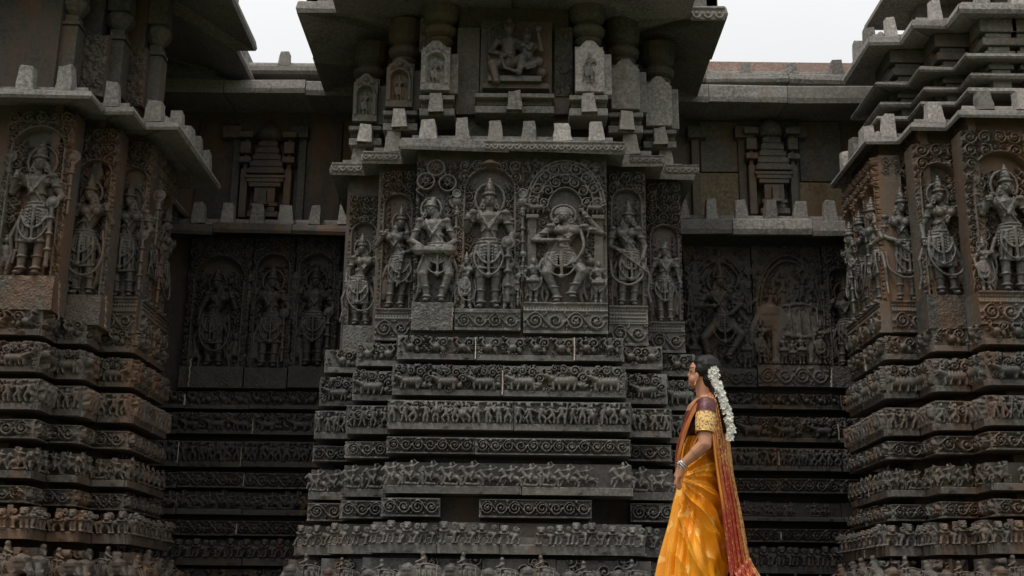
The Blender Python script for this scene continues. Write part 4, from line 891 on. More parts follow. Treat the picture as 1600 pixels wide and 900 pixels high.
# moulded columns behind the slabs
def column(parent, px, y0, y1, Y, r_, material='wall', cap_y=None):
    xa = PX(px, y0, Y); za, zb_ = PZ(px, y0, Y), PZ(px, y1, Y); h = zb_ - za; b = MB()
    b.box(xa - r_, xa + r_, Y - r_, Y + r_, za, za + h * .42); 
    pr = [(.95, .42), (.8, .45), (.75, .50), (1.05, .53), (1.2, .545), (1.05, .56), (.8, .58), (1.1, .61), (1.35, .63), (1.35, .645), (1.0, .665), (1.5, .69), (1.7, .72), (1.72, .74), (1.3, .76), (1.2, .80), (1.7, .84), (1.8, .9), (1.9, 1.0)]
    b.lathe([(r_ * a, za + h * z) for a, z in pr], 16, xa, Y); return world(b.build('column', material, None), parent)
for px, y0, y1, Y in ((684, 180, 5, 8.98), (629, 205, 40, 9.2), (573, 230, 75, 9.42), (919, 180, 5, 8.98), (974, 207, 40, 9.2), (1030, 230, 75, 9.42)): column(BC, px, y0, y1, Y, .085)
# great upper eave
YB = 8.72; zl0 = PZ(800, 24, YB); zl1 = zl0 + .11; xl, xr = PX(464, 14, YB), PX(1136, 30, YB); xm0, xm1 = PX(527, 8, YB), PX(1077, 20, YB)
UE = [(xl, 11.2), (xl, YB), (xm0, YB), (xm0, 8.2), (xm1, 8.2), (xm1, YB), (xr, YB), (xr, 11.2)]
eave(BC, UE, 0, zl0, zl1, .42, .12, -.95)
q = offs(UE, -.06); zr = zl1 + .012
for a, b in zip(q[:-1], q[1:]):
    m_ = MB(); v0, v1 = Vector(a), Vector(b); d = (v1 - v0).normalized(); n_ = Vector((d.y, -d.x)); c = [v0, v1, v1 - n_ * .1, v0 - n_ * .1]
    m_.hexa([(p.x, p.y, zr) for p in c] + [(p.x, p.y, zr + .09) for p in c]); world(m_.build('roof_kerb', 'lip', None, .008), BC)
wallmesh(BC, offs(UE, -.2), zl1 + .14, zl1 + .5, 11.2, 'lip', 'roof')

# ------------------------------------------------------------------ upper storeys of the recesses
def mini_tower(parent, pc, yt, yb, Y, wpx, material):
    """stepped model shrine in relief between two pilasters"""
    x = PX(pc, yb, Y); z0, z1 = PZ(pc, yb, Y), PZ(pc, yt, Y); h = z1 - z0; w_ = wpx / FPX * (Y + .9); 
    t = thing('model_shrine', 'miniature tower carved on the upper wall of the %s recess' % ('left' if pc < 800 else 'right'), 'relief', (x, Y, z0), 'miniature towers of the recess walls')
    for sg in (-1, 1):
        b = MB(); b.box(sg * w_ * .36 - .035, sg * w_ * .36 + .035, -.10, .05, 0, h * .50); b.box(sg * w_ * .36 - .06, sg * w_ * .36 + .06, -.13, .05, h * .56, h * .62); b.box(sg * w_ * .36 - .05, sg * w_ * .36 + .05, -.12, .05, h * .66, h * .78); b.box(sg * w_ * .36 - .07, sg * w_ * .36 + .07, -.14, .05, h * .82, h * .88); b.box(sg * w_ * .36 - .02, sg * w_ * .36 + .02, -.08, .04, h * .01, h * .87)
        b.build('pilaster', material, t, .006)
    b = MB(); z = .0
    for k, (ww, hh) in enumerate(((.50, .06), (.36, .05), (.44, .04), (.34, .16), (.52, .045), (.60, .04), (.66, .035))): b.box(-w_ * ww / 2, w_ * ww / 2, -.08 - .09 * ww, .05, h * z, h * (z + hh) - .004); z += hh
    b.build('base_mouldings', material, t, .005)
    b = MB(); z = .44
    for k in range(5): ww = .62 - .075 * k; b.box(-w_ * ww / 2, w_ * ww / 2, -.15 + .012 * k, .05, h * z, h * (z + .05)); b.box(-w_ * (ww - .07) / 2, w_ * (ww - .07) / 2, -.13 + .012 * k, .05, h * (z + .05), h * (z + .075)); z += .075
    b.build('stepped_roof', material, t, .006)
    b = MB(); b.lathe([(w_ * .20, h * z), (w_ * .23, h * (z + .06)), (w_ * .18, h * (z + .13)), (w_ * .07, h * (z + .18)), (w_ * .03, h * (z + .22))], 14, 0, -.03); b.build('dome', material, t, smooth=True)
    b = MB(); b.box(-.03, .03, -.17, -.1, h * .12, h * .26); b.box(-.05, .05, -.2, -.1, h * .10, h * .125); b.build('niche', material, t, .004)
def recess_top(par, plan, ez, tiers, material, m2):
    wallmesh(par, offs(plan, -.14), ez[0] + .05, tiers[0][0] + .1, 11.7, m2, 'upper_wall')
    for i, (za, zb_, t, rise) in enumerate(tiers): eave(par, plan, t, za, zb_, .10, rise, -.6, material, lipname='cornice_slab')
    parapet_run(par, plan, tiers[-1][2] - .1, tiers[-1][1] + .01, .43, None, True, .15, .12)
recess_top(BRL, PLAN_RL, EZ_RL, [(PZ(420, 146, 10.25), PZ(420, 124, 10.25), .45, .02), (PZ(420, 113, 10.4), PZ(420, 99, 10.4), .30, .02)], 'lip', 'left')
recess_top(BRR, PLAN_RR, EZ_RR, [(PZ(1200, 160, 10.25), PZ(1200, 133, 10.25), .45, .02), (PZ(1200, 128, 10.45), PZ(1200, 113, 10.45), .25, .02)], 'lip', 'wall')
rt = MB(); rt.box(PLAN_RR[0][0] + .2, PLAN_RR[1][0], 11.2, 11.5, PZ(1200, 140, 11.2), PZ(1200, 97, 11.2)); world(rt.build('roof_course', 'tile'), BRR)
mini_tower(BRL, 414, 196, 345, 10.78, 92, 'left'); mini_tower(BRR, 1208, 190, 340, 10.78, 88, 'wall')
for p0, p1, yt, yb, par, m in ((300, 360, 190, 345, BRL, 'left'), (470, 528, 190, 345, BRL, 'left'), (1096, 1158, 270, 341, BRR, 'ochreblock'), (1096, 1158, 190, 268, BRR, 'wall'), (1252, 1318, 285, 341, BRR, 'ochreblock'), (1252, 1318, 190, 283, BRR, 'wall')):
    strip(par, 'wall_block', p0, p1, yt, yb, 10.80, .1, m, .005)
for px, par in ((362, BRL), (466, BRL), (1090, BRR), (1164, BRR), (1246, BRR)):
    strip(par, 'pilaster', px - 6, px + 6, 215, 345, 10.76, .12, 'wall'); strip(par, 'pilaster_capital', px - 15, px + 15, 196, 214, 10.70, .18, 'wall')

# ------------------------------------------------------------------ left shrine upper storey
UL = offs(PLAN_L, -.22); ZTL = PZ(380, 60, 9.4)
wallmesh(BL, UL, EZ_L[1], ZTL + .45, 11.0, 'left', 'upper_wall')
def knob_column(parent, px, y0, yn, yt, Y, wpx, material):
    x = PX(px, y0, Y); za, zn, zt_ = PZ(px, y0, Y), PZ(px, yn, Y), PZ(px, yt, Y); r_ = wpx / 2 / FPX * (Y + .7); b = MB()
    b.box(x - r_, x + r_, Y - r_, Y + r_ * 1.5, za, zn); b.box(x - r_ * 1.25, x + r_ * 1.25, Y - r_ * 1.25, Y + r_, zn, zn + .035)
    b.box(x - r_ * .85, x + r_ * .85, Y - r_ * .85, Y + r_, zn + .035, zn + .10); hh = zt_ - zn
    b.lathe([(r_ * .8, zn + .10), (r_ * 1.3, zn + .10 + hh * .15), (r_ * 1.7, zn + .10 + hh * .3), (r_ * 1.75, zn + .1 + hh * .5), (r_ * 1.35, zn + .1 + hh * .62)], 8, x, Y)
    b.box(x - r_ * 1.3, x + r_ * 1.3, Y - r_ * 1.3, Y + r_, zn + .1 + hh * .62, zt_ + .5); world(b.build('column', material, None, .008, .003), parent)
for a in ((104, 128, 45, 5, 8.48, 26), (176, 150, 68, 25, 8.76, 27), (237, 172, 92, 42, 9.02, 24)): knob_column(BL, *a, 'wall')
xe = PX(400, 76, 9.75); zE0 = PZ(400, 80, 9.75); UEL = [(-5.6, 7.55), (xe - .85, 7.55), (xe - .85, 7.9), (xe, 7.9), (xe, 9.75), (xe - .17, 9.75), (xe - .17, 11.4)]
eave(BL, UEL, 0, zE0, zE0 + .10, .25, .1, -.8); wallmesh(BL, offs(UEL, -.15), zE0 + .2, zE0 + .5, 11.5, 'lip', 'roof')

# ------------------------------------------------------------------ right shrine: stacked cornices
ZR = EZ_R[1]
def tier(plan_off, z0, z1, t, lip, pstep, ph, wall='wall', rail=None):
    pl_ = offs(PLAN_R, plan_off); wallmesh(BR, pl_, z0 - .05, z1 + .1, 11.0, wall, 'upper_wall'); eave(BR, pl_, t, z1, z1 + lip, .08, .03, -.3); parapet_run(BR, pl_, t - .08, z1 + lip + .01, pstep, [2, 3, 5, 7], True, ph, .105)
zc = PZ(1440, 60, 9.0); 
for k, (zz, tt) in enumerate(((ZR + .20, -.10), (ZR + .36, -.16), (ZR + .52, -.12))): eave(BR, offs(PLAN_R, -.2), tt + .2, zz, zz + .05, .04, .02, -.3, 'lip', lipname='cornice_slab')
tier(-.30, ZR, zc, .22, .09, .27, .20)
tier(-.62, zc + .1, zc + .50, .20, .09, .27, .20); tier(-.95, zc + .6, zc + 1.05, .2, .09, .27, .2)
for i in (3, 5, 7):
    q_ = offs(PLAN_R, -.30); a, b = Vector(q_[i]), Vector(q_[i + 1]); n = 1 if i < 7 else 4
    for k in range(n):
        x = a.x + (min(b.x, 4.8) - a.x) * (k + .5) / n; b_ = MB(); r_ = .075; h = zc - ZR
        for j, (rr, zz, z2) in enumerate(((1, .30, .52), (1.35, .52, .57), (1.0, .57, .63), (1.6, .63, .70), (1.15, .70, .75), (1.8, .75, .83), (1.4, .83, .88), (2.0, .88, 1.02))): b_.box(x - r_ * rr, x + r_ * rr, a.y - .05 - .035 * rr, a.y + .1, ZR + h * zz, ZR + h * z2 - .004)
        world(b_.build('column', 'wall', None, .006), BR)

# ================================================================== the woman in the silk sari
YW = 7.0
WO = Vector((PX(1098, 760, YW), YW, FLOOR))
def W(px, py, dy=0.0): return P(px, py, YW + dy) - WO
def simple(name, col, rough=.5, spec=.5, metal=0.0):
    m, t, b = mat(name, rough); b.inputs['Base Color'].default_value = (*col, 1); b.inputs['Specular IOR Level'].default_value = spec; b.inputs['Metallic'].default_value = metal; return m, t, b
m, t_, b_ = simple('skin', (.36, .18, .11), .45, .4); g_ = N(t_, 'ShaderNodeNewGeometry').outputs['Position']
t_.links.new(mixcol(t_, ramp(t_, noise(t_, g_, 12, 3), .3, .7), (.42, .20, .108), (.52, .26, .15)), b_.inputs['Base Color']); b_.inputs['Subsurface Weight'].default_value = .12; b_.inputs['Subsurface Radius'].default_value = (.02, .008, .004); M['skin'] = m
m, t_, b_ = simple('hair', (.008, .0065, .0055), .5, .25); g_ = N(t_, 'ShaderNodeNewGeometry').outputs['Position']
bp = N(t_, 'ShaderNodeBump'); bp.inputs['Strength'].default_value = .7; bp.inputs['Distance'].default_value = .006; t_.links.new(noise(t_, g_, 70, 3, .6, (.35, 1, .9)), bp.inputs['Height']); t_.links.new(bp.outputs[0], b_.inputs['Normal']); M['hair'] = m
M['jasmine'] = simple('jasmine', (.80, .80, .72), .6)[0]; M['silver'] = simple('silver', (.62, .62, .64), .25, .5, .9)[0]; M['gold'] = simple('gold', (.75, .48, .16), .3, .5, .9)[0]
def silk(name, build, rough=.36, fine=420):
    m, t, b = mat(name, rough); uv = N(t, 'ShaderNodeUVMap').outputs[0]; c = build(t, uv); t.links.new(c, b.inputs['Base Color']); b.inputs['Specular IOR Level'].default_value = .55
    b.inputs['Sheen Weight'].default_value = .06; b.inputs['Sheen Tint'].default_value = (1, .75, .4, 1)
    bp = N(t, 'ShaderNodeBump'); bp.inputs['Strength'].default_value = .25; bp.inputs['Distance'].default_value = .004; t.links.new(noise(t, uv, 22, 4, .6), bp.inputs['Height']); t.links.new(bp.outputs[0], b.inputs['Normal']); return m
def motifs(t, uv, su, sv, rad):     # woven roundels in staggered rows; uv in metres
    sp = N(t, 'ShaderNodeSeparateXYZ'); t.links.new(uv, sp.inputs[0])
    def mth(op, a, b=None):
        n = N(t, 'ShaderNodeMath', operation=op)
        for i, x in enumerate((a, b)):
            if x is None: continue
            if isinstance(x, (int, float)): n.inputs[i].default_value = x
            else: t.links.new(x, n.inputs[i])
        return n.outputs[0]
    v = mth('DIVIDE', sp.outputs[1], sv); row = mth('FLOOR', v); fv = mth('SUBTRACT', mth('FRACT', v), .5)
    u = mth('ADD', mth('DIVIDE', sp.outputs[0], su), mth('MULTIPLY', row, .5)); fu = mth('SUBTRACT', mth('FRACT', u), .5)
    du = mth('MULTIPLY', fu, su); dv = mth('MULTIPLY', fv, sv); d = mth('SQRT', mth('ADD', mth('MULTIPLY', du, du), mth('MULTIPLY', dv, dv)))
    return mth('LESS_THAN', d, rad)
def saffron(t, uv):
    c = mixcol(t, ramp(t, noise(t, uv, 6, 4), .3, .7), (.84, .275, .006), (.93, .40, .014)); fac = motifs(t, uv, .15, .17, .027)
    f2 = N(t, 'ShaderNodeMath', operation='MULTIPLY'); t.links.new(fac, f2.inputs[0]); t.links.new(ramp(t, noise(t, uv, 160, 2), .2, .6), f2.inputs[1]); f3 = N(t, 'ShaderNodeMath', operation='MULTIPLY'); t.links.new(f2.outputs[0], f3.inputs[0]); f3.inputs[1].default_value = .7; return mixcol(t, f3.outputs[0], c, (.98, .72, .20))
def brocade(t, uv):
    sp = N(t, 'ShaderNodeSeparateXYZ'); t.links.new(uv, sp.inputs[0]); pat = ramp(t, noise(t, uv, 55, 4, .7), .49, .57)
    mar = mixcol(t, ramp(t, noise(t, uv, 40, 3, .7), .52, .66), (.33, .022, .008), (.68, .28, .05)); gold = mixcol(t, pat, (.34, .06, .018), (.82, .50, .14))
    top = ramp(t, sp.outputs[1], .50, .40)                      # v runs down the cloth: gold brocade end first
    c = mixcol(t, top, mar, gold)
    w1 = N(t, 'ShaderNodeTexWave', bands_direction='X'); w1.inputs['Scale'].default_value = 9; w1.inputs['Distortion'].default_value = .6; t.links.new(uv, w1.inputs[0])
    lf = ramp(t, sp.outputs[0], .07, .05); lm = N(t, 'ShaderNodeMath', operation='MULTIPLY'); t.links.new(lf, lm.inputs[0]); t.links.new(ramp(t, sp.outputs[1], .74, .60), lm.inputs[1])
    c = mixcol(t, lm.outputs[0], c, mixcol(t, w1.outputs[0], (.50, .10, .014), (.85, .38, .03)))
    rb = ramp(t, sp.outputs[0], .195, .205); rm = N(t, 'ShaderNodeMath', operation='MULTIPLY'); t.links.new(rb, rm.inputs[0]); rm.inputs[1].default_value = .8
    return mixcol(t, rm.outputs[0], c, mixcol(t, pat, (.62, .36, .10), (.28, .03, .02)))
def rust_sash(t, uv): 
    sp = N(t, 'ShaderNodeSeparateXYZ'); t.links.new(uv, sp.inputs[0]); return mixcol(t, ramp(t, sp.outputs[0], .075, .10), mixcol(t, noise(t, uv, 18, 3), (.17, .022, .010), (.32, .05, .014)), (.45, .15, .04))
def maroon(t, uv): return mixcol(t, ramp(t, noise(t, uv, 60, 2), .66, .72), (.05, .003, .006), (.26, .09, .03))
def goldsleeve(t, uv): 
    sp = N(t, 'ShaderNodeSeparateXYZ'); t.links.new(uv, sp.inputs[0]); pat = ramp(t, noise(t, uv, 70, 3, .7), .42, .50)
    c = mixcol(t, pat, (.20, .018, .02), (.82, .55, .18)); return mixcol(t, ramp(t, sp.outputs[1], .085, .095), mixcol(t, ramp(t, noise(t, uv, 80, 2), .60, .66), (.07, .003, .008), (.30, .08, .035)), c)
M['saffron'] = silk('saffron_silk', saffron, .27); M['brocade'] = silk('maroon_gold_brocade', brocade, .38); M['sash'] = silk('rust_silk', rust_sash); M['maroon'] = silk('maroon_silk', maroon, .5); M['sleeve'] = silk('gold_embroidery', goldsleeve, .45)
def grid(name, V, UV, material, parent, thick=0.0, closed=False):
    nv, nu = len(V), len(V[0]); v = [tuple(p) for r_ in V for p in r_]; f = []
    for j in range(nv - 1):
        for i in range(nu if closed else nu - 1): f.append((j*nu+i, j*nu+(i+1) % nu, (j+1)*nu+(i+1) % nu, (j+1)*nu+i))
    me = pyd(name, v, f, True); uvl = me.uv_layers.new(name='UVMap'); flat = [q for r_ in UV for q in r_]
    k = 0
    for p in me.polygons:
        ids = list(p.vertices); us = [flat[q] for q in ids]
        if closed and max(u[0] for u in us) - min(u[0] for u in us) > .6: us = [(u[0] + (UV[0][-1][0] - UV[0][0][0]) * nu / (nu - 1) if u[0] < .3 else u[0], u[1]) for u in us]
        for q, li in enumerate(p.loop_indices): uvl.data[li].uv = us[q]
    o = link(name, me, material, parent)
    if thick: s_ = o.modifiers.new('solid', 'SOLIDIFY'); s_.thickness = thick; s_.offset = 0
    return o
PER = thing('person', 'woman in saffron silk sari and maroon blouse, looking up at the wall', 'person', WO)
# body: one continuous figure
HP = W(1101, 602)
HM = Matrix.Rotation(math.radians(-14), 3, 'Z') @ Matrix.Rotation(math.radians(5), 3, 'Y')
def turn(F, i0=0): F.v[i0:] = [tuple(HM @ (Vector(p) - HP) + HP) for p in F.v[i0:]]
F = Fig()
F.ell(W(1101, 580), (.084, .071, .092)); F.ell(W(1089, 580), (.054, .060, .070)); F.ell(W(1086.5, 592), (.042, .050, .052)); F.ell(W(1082, 601), (.021, .026, .021))
F.cap(W(1078.6, 578), .0075, W(1074.6, 587), .0085); F.ell(W(1076, 588.8), (.010, .014, .007)); F.ell(W(1077, 594.2), (.010, .017, .0055)); F.ell(W(1077.6, 597.6), (.010, .015, .006)); F.ell(W(1080, 575.5, -.02), (.012, .026, .006)); F.ell(W(1087, 594, -.028), (.035, .026, .03))
F.ell(W(1092, 589, -.066), (.015, .008, .029), None); F.ell(W(1091, 597, -.064), (.009, .008, .010))
turn(F); F.cap(W(1098, 598), .053, W(1103, 626), .058); F.cap(W(1103, 630, -.14), .055, W(1103, 630, .14), .055)
F.ell(W(1097, 655), (.105, .155, .13)); F.ell(W(1094, 695), (.082, .115, .11)); F.ell(W(1096, 742), (.085, .12, .11))
for dy in (-.08, .08): F.cap(W(1096, 760, dy * .7), .062, W(1090, 862, dy * .8), .045); F.cap(W(1090, 862, dy * .8), .043, W(1092, 955, dy), .035); F.ell(W(1082, 970, dy) , (.085, .04, .03))
for sg in (-1, 1):
    sh, el, wr = W(1104, 635, sg * .18), W(1101, 694, sg * .235), W(1065, 728, sg * .19)
    F.cap(sh, .052, el, .041); F.cap(el, .040, el.lerp(wr, .35), .039); F.cap(el.lerp(wr, .35), .038, wr, .025); pm = W(1059.5, 743, sg * .18)
    F.cap(wr, .024, pm, .026); F.cap(wr + Vector((0, sg * .012, -.01)), .02, pm + Vector((.008, sg * .016, 0)), .021)
    for k_, (dx, L) in enumerate(((-.010, .9), (-.003, 1.05), (.006, 1.0), (.014, .8))):
        a = pm + Vector((dx * .8, sg * (.024 - .014 * k_), -.014)); b = a + Vector((-.006 + dx * .3, 0, -.036 * L)); F.cap(a, .0095, b, .0088); F.cap(b, .0088, b + Vector((.010, -sg * .004, -.026 * L)), .0072)
    th = wr.lerp(pm, .5); F.cap(th, .012, th + Vector((-.018, -sg * .022, -.032)), .010); F.cap(th + Vector((-.018, -sg * .022, -.032)), .0095, th + Vector((-.012, -sg * .028, -.062)), .008)
link('body', F.mesh('body', .0052, 1, 1, 2), 'skin', PER)
F = Fig(); F.ell(W(1103, 577), (.090, .080, .091)); F.ell(W(1096, 571), (.066, .074, .064)); F.ell(W(1108, 592), (.060, .074, .076)); F.ell(W(1096, 578, -.055), (.034, .022, .04)); F.ell(W(1118, 584), (.042, .05, .05)); turn(F)
F.path([W(1114, 598, -.03), W(1121, 622, -.06), W(1131, 650, -.07), W(1134, 672, -.07)], .042, .022); link('hair', F.mesh('hair', .005, 1, 1, 2), 'hair', PER)
F = Fig(); F.ell(W(1097, 660), (.118, .166, .115)); F.ell(W(1084, 664, -.075), (.062, .062, .058)); F.ell(W(1084, 664, .075), (.062, .062, .058)); F.cap(W(1103, 634, -.13), .066, W(1103, 634, .13), .066); F.cap(W(1096, 664), .112, W(1095, 684), .108); F.cap(W(1104, 636, .18), .06, W(1101, 670, .22), .054)
m_, t_, b_ = simple('eye_dark', (.012, .009, .008), .3); M['eyedark'] = m_; M['lips'] = simple('lips', (.26, .07, .055), .4)[0]
Fe = Fig(); Fe.ell(W(1080.6, 580.8, -.036), (.006, .010, .0055)); turn(Fe); link('eye', Fe.mesh('eye', .0018), 'eyedark', PER)
Fe = Fig(); Fe.path([W(1078.3, 575.4, -.030), W(1081, 574.2, -.043), W(1085, 575.2, -.054)], .0028, .0018); turn(Fe); link('eyebrow', Fe.mesh('eyebrow', .0014), 'eyedark', PER)
Fe = Fig(); Fe.ell(W(1076.2, 594.4), (.0075, .014, .0045)); Fe.ell(W(1076.7, 597.3), (.0075, .0125, .0048)); turn(Fe); link('lips', Fe.mesh('lips', .0016), 'lips', PER)
bl = link('blouse', F.mesh('blouse', .006, 1, 1, 2), None, PER); bl.data.uv_layers.new(name='UVMap'); bl.data.materials.append(M['maroon'])
for p_ in bl.data.polygons:
    for li in p_.loop_indices: c_ = bl.data.vertices[bl.data.loops[li].vertex_index].co; bl.data.uv_layers[0].data[li].uv = (c_.x + c_.y, c_.z)
def tube(name, pts, rads, material, n=28, m_=24, flat=1.0, parent=PER, thick=.004):
    V, UV = [], []; L = 0; prev = None
    for j in range(m_ + 1):
        t = j / m_ * (len(pts) - 1); i = min(int(t), len(pts) - 2); q = t - i; c = pts[i].lerp(pts[i + 1], q); r_ = rads[i] + (rads[i + 1] - rads[i]) * q
        d = (pts[i + 1] - pts[i]).normalized(); u = d.cross(Vector((0, 1, 0))).normalized(); w_ = d.cross(u)
        if prev is not None: L += (c - prev).length
        prev = c; V.append([c + u * r_ * math.cos(6.2832 * k / n) + w_ * r_ * flat * math.sin(6.2832 * k / n) for k in range(n)]); UV.append([(.4 * k / n, L) for k in range(n)])
    return grid(name, V, UV, material, parent, thick, True)
tube('sleeve', [W(1104, 628, -.165), W(1103, 640, -.19), W(1102, 660, -.212), W(1101.5, 676, -.222)], [.048, .056, .056, .053], 'sleeve')
def torus(name, c, ax, R, r_, material, n=28):
    ax = ax.normalized(); u = ax.orthogonal().normalized(); w_ = ax.cross(u); V = []
    for i in range(n):
        a = 6.2832 * i / n; rad = u * math.cos(a) + w_ * math.sin(a); V.append([c + rad * (R + r_ * math.cos(6.2832 * k / 8)) + ax * r_ * math.sin(6.2832 * k / 8) for k in range(8)])
    V.append(V[0]); UV = [[(0, 0)] * 8 for _ in V]; return grid(name, V, UV, material, PER, 0, True)
torus('sleeve_hem', W(1101.5, 676, -.222), W(1101.5, 676, -.222) - W(1102, 660, -.212), .053, .004, 'gold')
wr = W(1065, 728, -.19); ax = wr - W(1101, 694, -.235)
torus('bracelet', wr + ax.normalized() * -.005, ax, .031, .006, 'silver'); torus('bracelet', wr + ax.normalized() * -.018, ax, .032, .0035, 'silver')
F = Fig()
for k_ in range(7): a = k_ * .9; F.ell(wr + Vector((-.012 + .012 * math.cos(a), -.026 - .004 * math.sin(a), .004 + .014 * math.sin(a))), (.007, .006, .007))
link('bracelet_charm', F.mesh('bracelet_charm', .003), 'silver', PER); torus('earring', HM @ (W(1090.5, 600.5, -.07) - HP) + HP, Vector((1, .3, 0)), .008, .0028, 'gold')
# wrapped skirt of the sari with pleats in front and folds sweeping round the hip
SIL = [(684, 1071, 1121, .150), (705, 1066.5, 1121.5, .165), (730, 1063.5, 1124, .180), (760, 1060, 1127, .188), (790, 1054, 1131, .187), (820, 1050, 1133, .182), (850, 1045, 1135, .184), (880, 1040, 1137, .188), (910, 1036, 1139, .194), (940, 1032, 1142, .20), (975, 1027, 1145, .21)]
NV, NU = 220, 300; V = []; UV = []; ZP = W(1064, 746).z
rn = np.random.default_rng(5); ph = rn.uniform(0, 6.28, 12)
for j in range(NV + 1):
    y = 684 + (976 - 684) * j / NV; i = max(k for k in range(len(SIL) - 1) if SIL[k][0] <= y); q = (y - SIL[i][0]) / (SIL[i + 1][0] - SIL[i][0])
    l_, r_, dp = [SIL[i][k] + (SIL[i + 1][k] - SIL[i][k]) * q for k in (1, 2, 3)]
    a_, b2 = W(l_, y), W(r_, y); c = (a_ + b2) / 2; rxx = (b2.x - a_.x) / 2; z = c.z; dn = (y - 684) / 292
    rowv, rowu = [], []
    for k in range(NU):
        th = 6.2832 * k / NU; cs, sn = math.cos(th), math.sin(th)
        fr = max(0, -cs)                      # front of the figure (towards -x)
        ang = math.atan2(sn, -cs)             # 0 at the front, negative on the camera side
        pleat = (fr ** 1.5) * min(1, dn * 1.8) * .024 * (math.sin(ang * 15 + .5 * math.sin(z * 6)) + .5 * math.sin(ang * 27 + 1))
        side = (max(0, -sn) ** .5 if sn < 0 else .35 * sn) * min(1, max(0, (abs(ang) - .25) / .5))
        dxp, dzp = (abs(ang) - .22) * .17 + .015, ZP - z; rad = math.hypot(dxp, dzp); fi = math.atan2(dzp, dxp)
        s1 = fi * 15 + .5 * math.sin(rad * 9 + ph[0]) + .35 * math.sin(ang * 3 + ph[1]) + 3 * rad; s2 = fi * 27 + 1.1 * math.sin(rad * 14 + ph[2]) - 6 * rad; s3 = z * 46 + abs(ang) * 9 + 1.5 * math.sin(ang * 4 + ph[3])
        sharp = lambda s_: 1 - 2 * abs(math.sin(s_ / 2)) ** .6
        env = min(1, .25 + rad * 2.2)
        swirl = side * env * (.021 * sharp(s1) + .014 * sharp(s2) + .0048 * sharp(s3))
        knee = .018 * math.exp(-((dn - .62) / .16) ** 2) * max(0, -sn) * max(0, 1 - abs(ang + 1.1))
        hem = dn ** 2 * .012 * math.sin(ang * 9 + 2)
        rr = 1 + (pleat + swirl + knee + hem) / .13
        rowv.append(c + Vector((cs * rxx * rr, sn * dp * rr, .004 * math.sin(ang * 8) * dn))); rowu.append((th * .19 + z * .22 + .02 * math.sin(s1), z + .10 * ang))
    V.append(rowv); UV.append(rowu)
grid('sari_skirt', V, UV, 'saffron', PER, 0, True)
def cloth(name, LE, RE, folds, amp, material, nu=70, nv=150, thick=.004, seed=1, wob=.006, v0=0.0):
    L_ = [W(*p) for p in LE]; R_ = [W(*p) for p in RE]; V, UV = [], []; v = v0; prev = None
    def cr(P_, t):       # Catmull-Rom through the edge points
        n = len(P_) - 1; x = t * n; i = min(int(x), n - 1); q = x - i; p0, p1, p2, p3 = P_[max(0, i - 1)], P_[i], P_[i + 1], P_[min(n, i + 2)]
        return .5 * ((2 * p1) + (p2 - p0) * q + (2 * p0 - 5 * p1 + 4 * p2 - p3) * q * q + (3 * p1 - p0 - 3 * p2 + p3) * q ** 3)
    for j in range(nv + 1):
        t = j / nv; a, b = cr(L_, t), cr(R_, t); c = (a + b) / 2; row, ru = [], []
        if prev is not None: v += (c - prev).length
        prev = c; wd = (b - a).length
        for i in range(nu + 1):
            s_ = i / nu; n_ = Vector((-.15, -1, .1)); f_ = math.sin(s_ * folds * 6.2832 + .8 * math.sin(t * 5 + seed)) + .45 * math.sin(s_ * folds * 14 + t * 7 + seed)
            row.append(a.lerp(b, s_) + n_ * (amp * f_ * min(1, .35 + t * 1.2) + wob * math.sin(t * 19 + s_ * 6 + seed))); ru.append((s_ * max(wd, .22), v))
        V.append(row); UV.append(ru)
    return grid(name, V, UV, material, PER, thick)
cloth('pallu', [(1099, 619, -.15), (1106, 630, -.225), (1110, 655, -.245), (1113, 685, -.235), (1117, 720, -.225), (1123, 760, -.22), (1129, 800, -.22), (1135, 850, -.225), (1141, 900, -.23), (1146, 950, -.23)],
      [(1112, 612, -.04), (1124, 622, -.02), (1133, 650, .0), (1140, 690, .0), (1145, 730, .0), (1152, 770, .0), (1160, 810, .0), (1167, 850, .0), (1175, 890, .0), (1183, 935, .0)], 5, .011, 'brocade')
cloth('sari_sash', [(1103, 616, -.05), (1090, 624, -.09), (1077, 643, -.10), (1066, 668, -.08), (1058, 695, -.05), (1055, 718, -.02), (1056, 742, .0)],
      [(1109, 617, -.16), (1098, 626, -.20), (1085, 646, -.19), (1075, 670, -.17), (1066.5, 696, -.14), (1062.5, 718, -.12), (1062, 742, -.1)], 2, .004, 'sash', 30, 80)
cloth('sash_tail', [(1141, 884, -.16), (1150, 900, -.2), (1158, 925, -.22), (1166, 960, -.2)], [(1172, 872, .0), (1180, 888, -.02), (1190, 905, -.04), (1197, 950, -.02)], 4, .012, 'brocade', 40, 40, v0=.9)
# jasmine garland pinned in her hair
GAR = thing('jasmine_garland', 'long string of white jasmine flowers pinned in the dark hair of the woman', 'garland', WO + W(1127, 630, -.1))
def blossom(k):
    r_ = random.Random(k); b = MB(); n = 5 + k % 2
    for i in range(n):
        a = 6.2832 * i / n + r_.uniform(-.2, .2); L = r_.uniform(.85, 1.1); up = r_.uniform(.15, .6); c, s_ = math.cos(a), math.sin(a); base = len(b.v)
        for t, w_, z in ((.08, .10, .0), (.55, .30, up * .55), (.8, .24, up * .85), (1.05 * L, .03, up)):
            b.v.append((c * t - s_ * w_, s_ * t + c * w_, z)); b.v.append((c * t, s_ * t, z + .07)); b.v.append((c * t + s_ * w_, s_ * t - c * w_, z))
        for j in range(3):
            for q in range(2): b.f.append((base+j*3+q, base+j*3+q+1, base+j*3+3+q+1, base+j*3+3+q))
    b.lathe([(.10, -.75), (.13, -.2), (.12, .05), (.04, .1)], 6); return pyd('flower', b.v, b.f, True)
BLO = [blossom(k) for k in range(4)]
for b in BLO: b.materials.append(M['jasmine'])
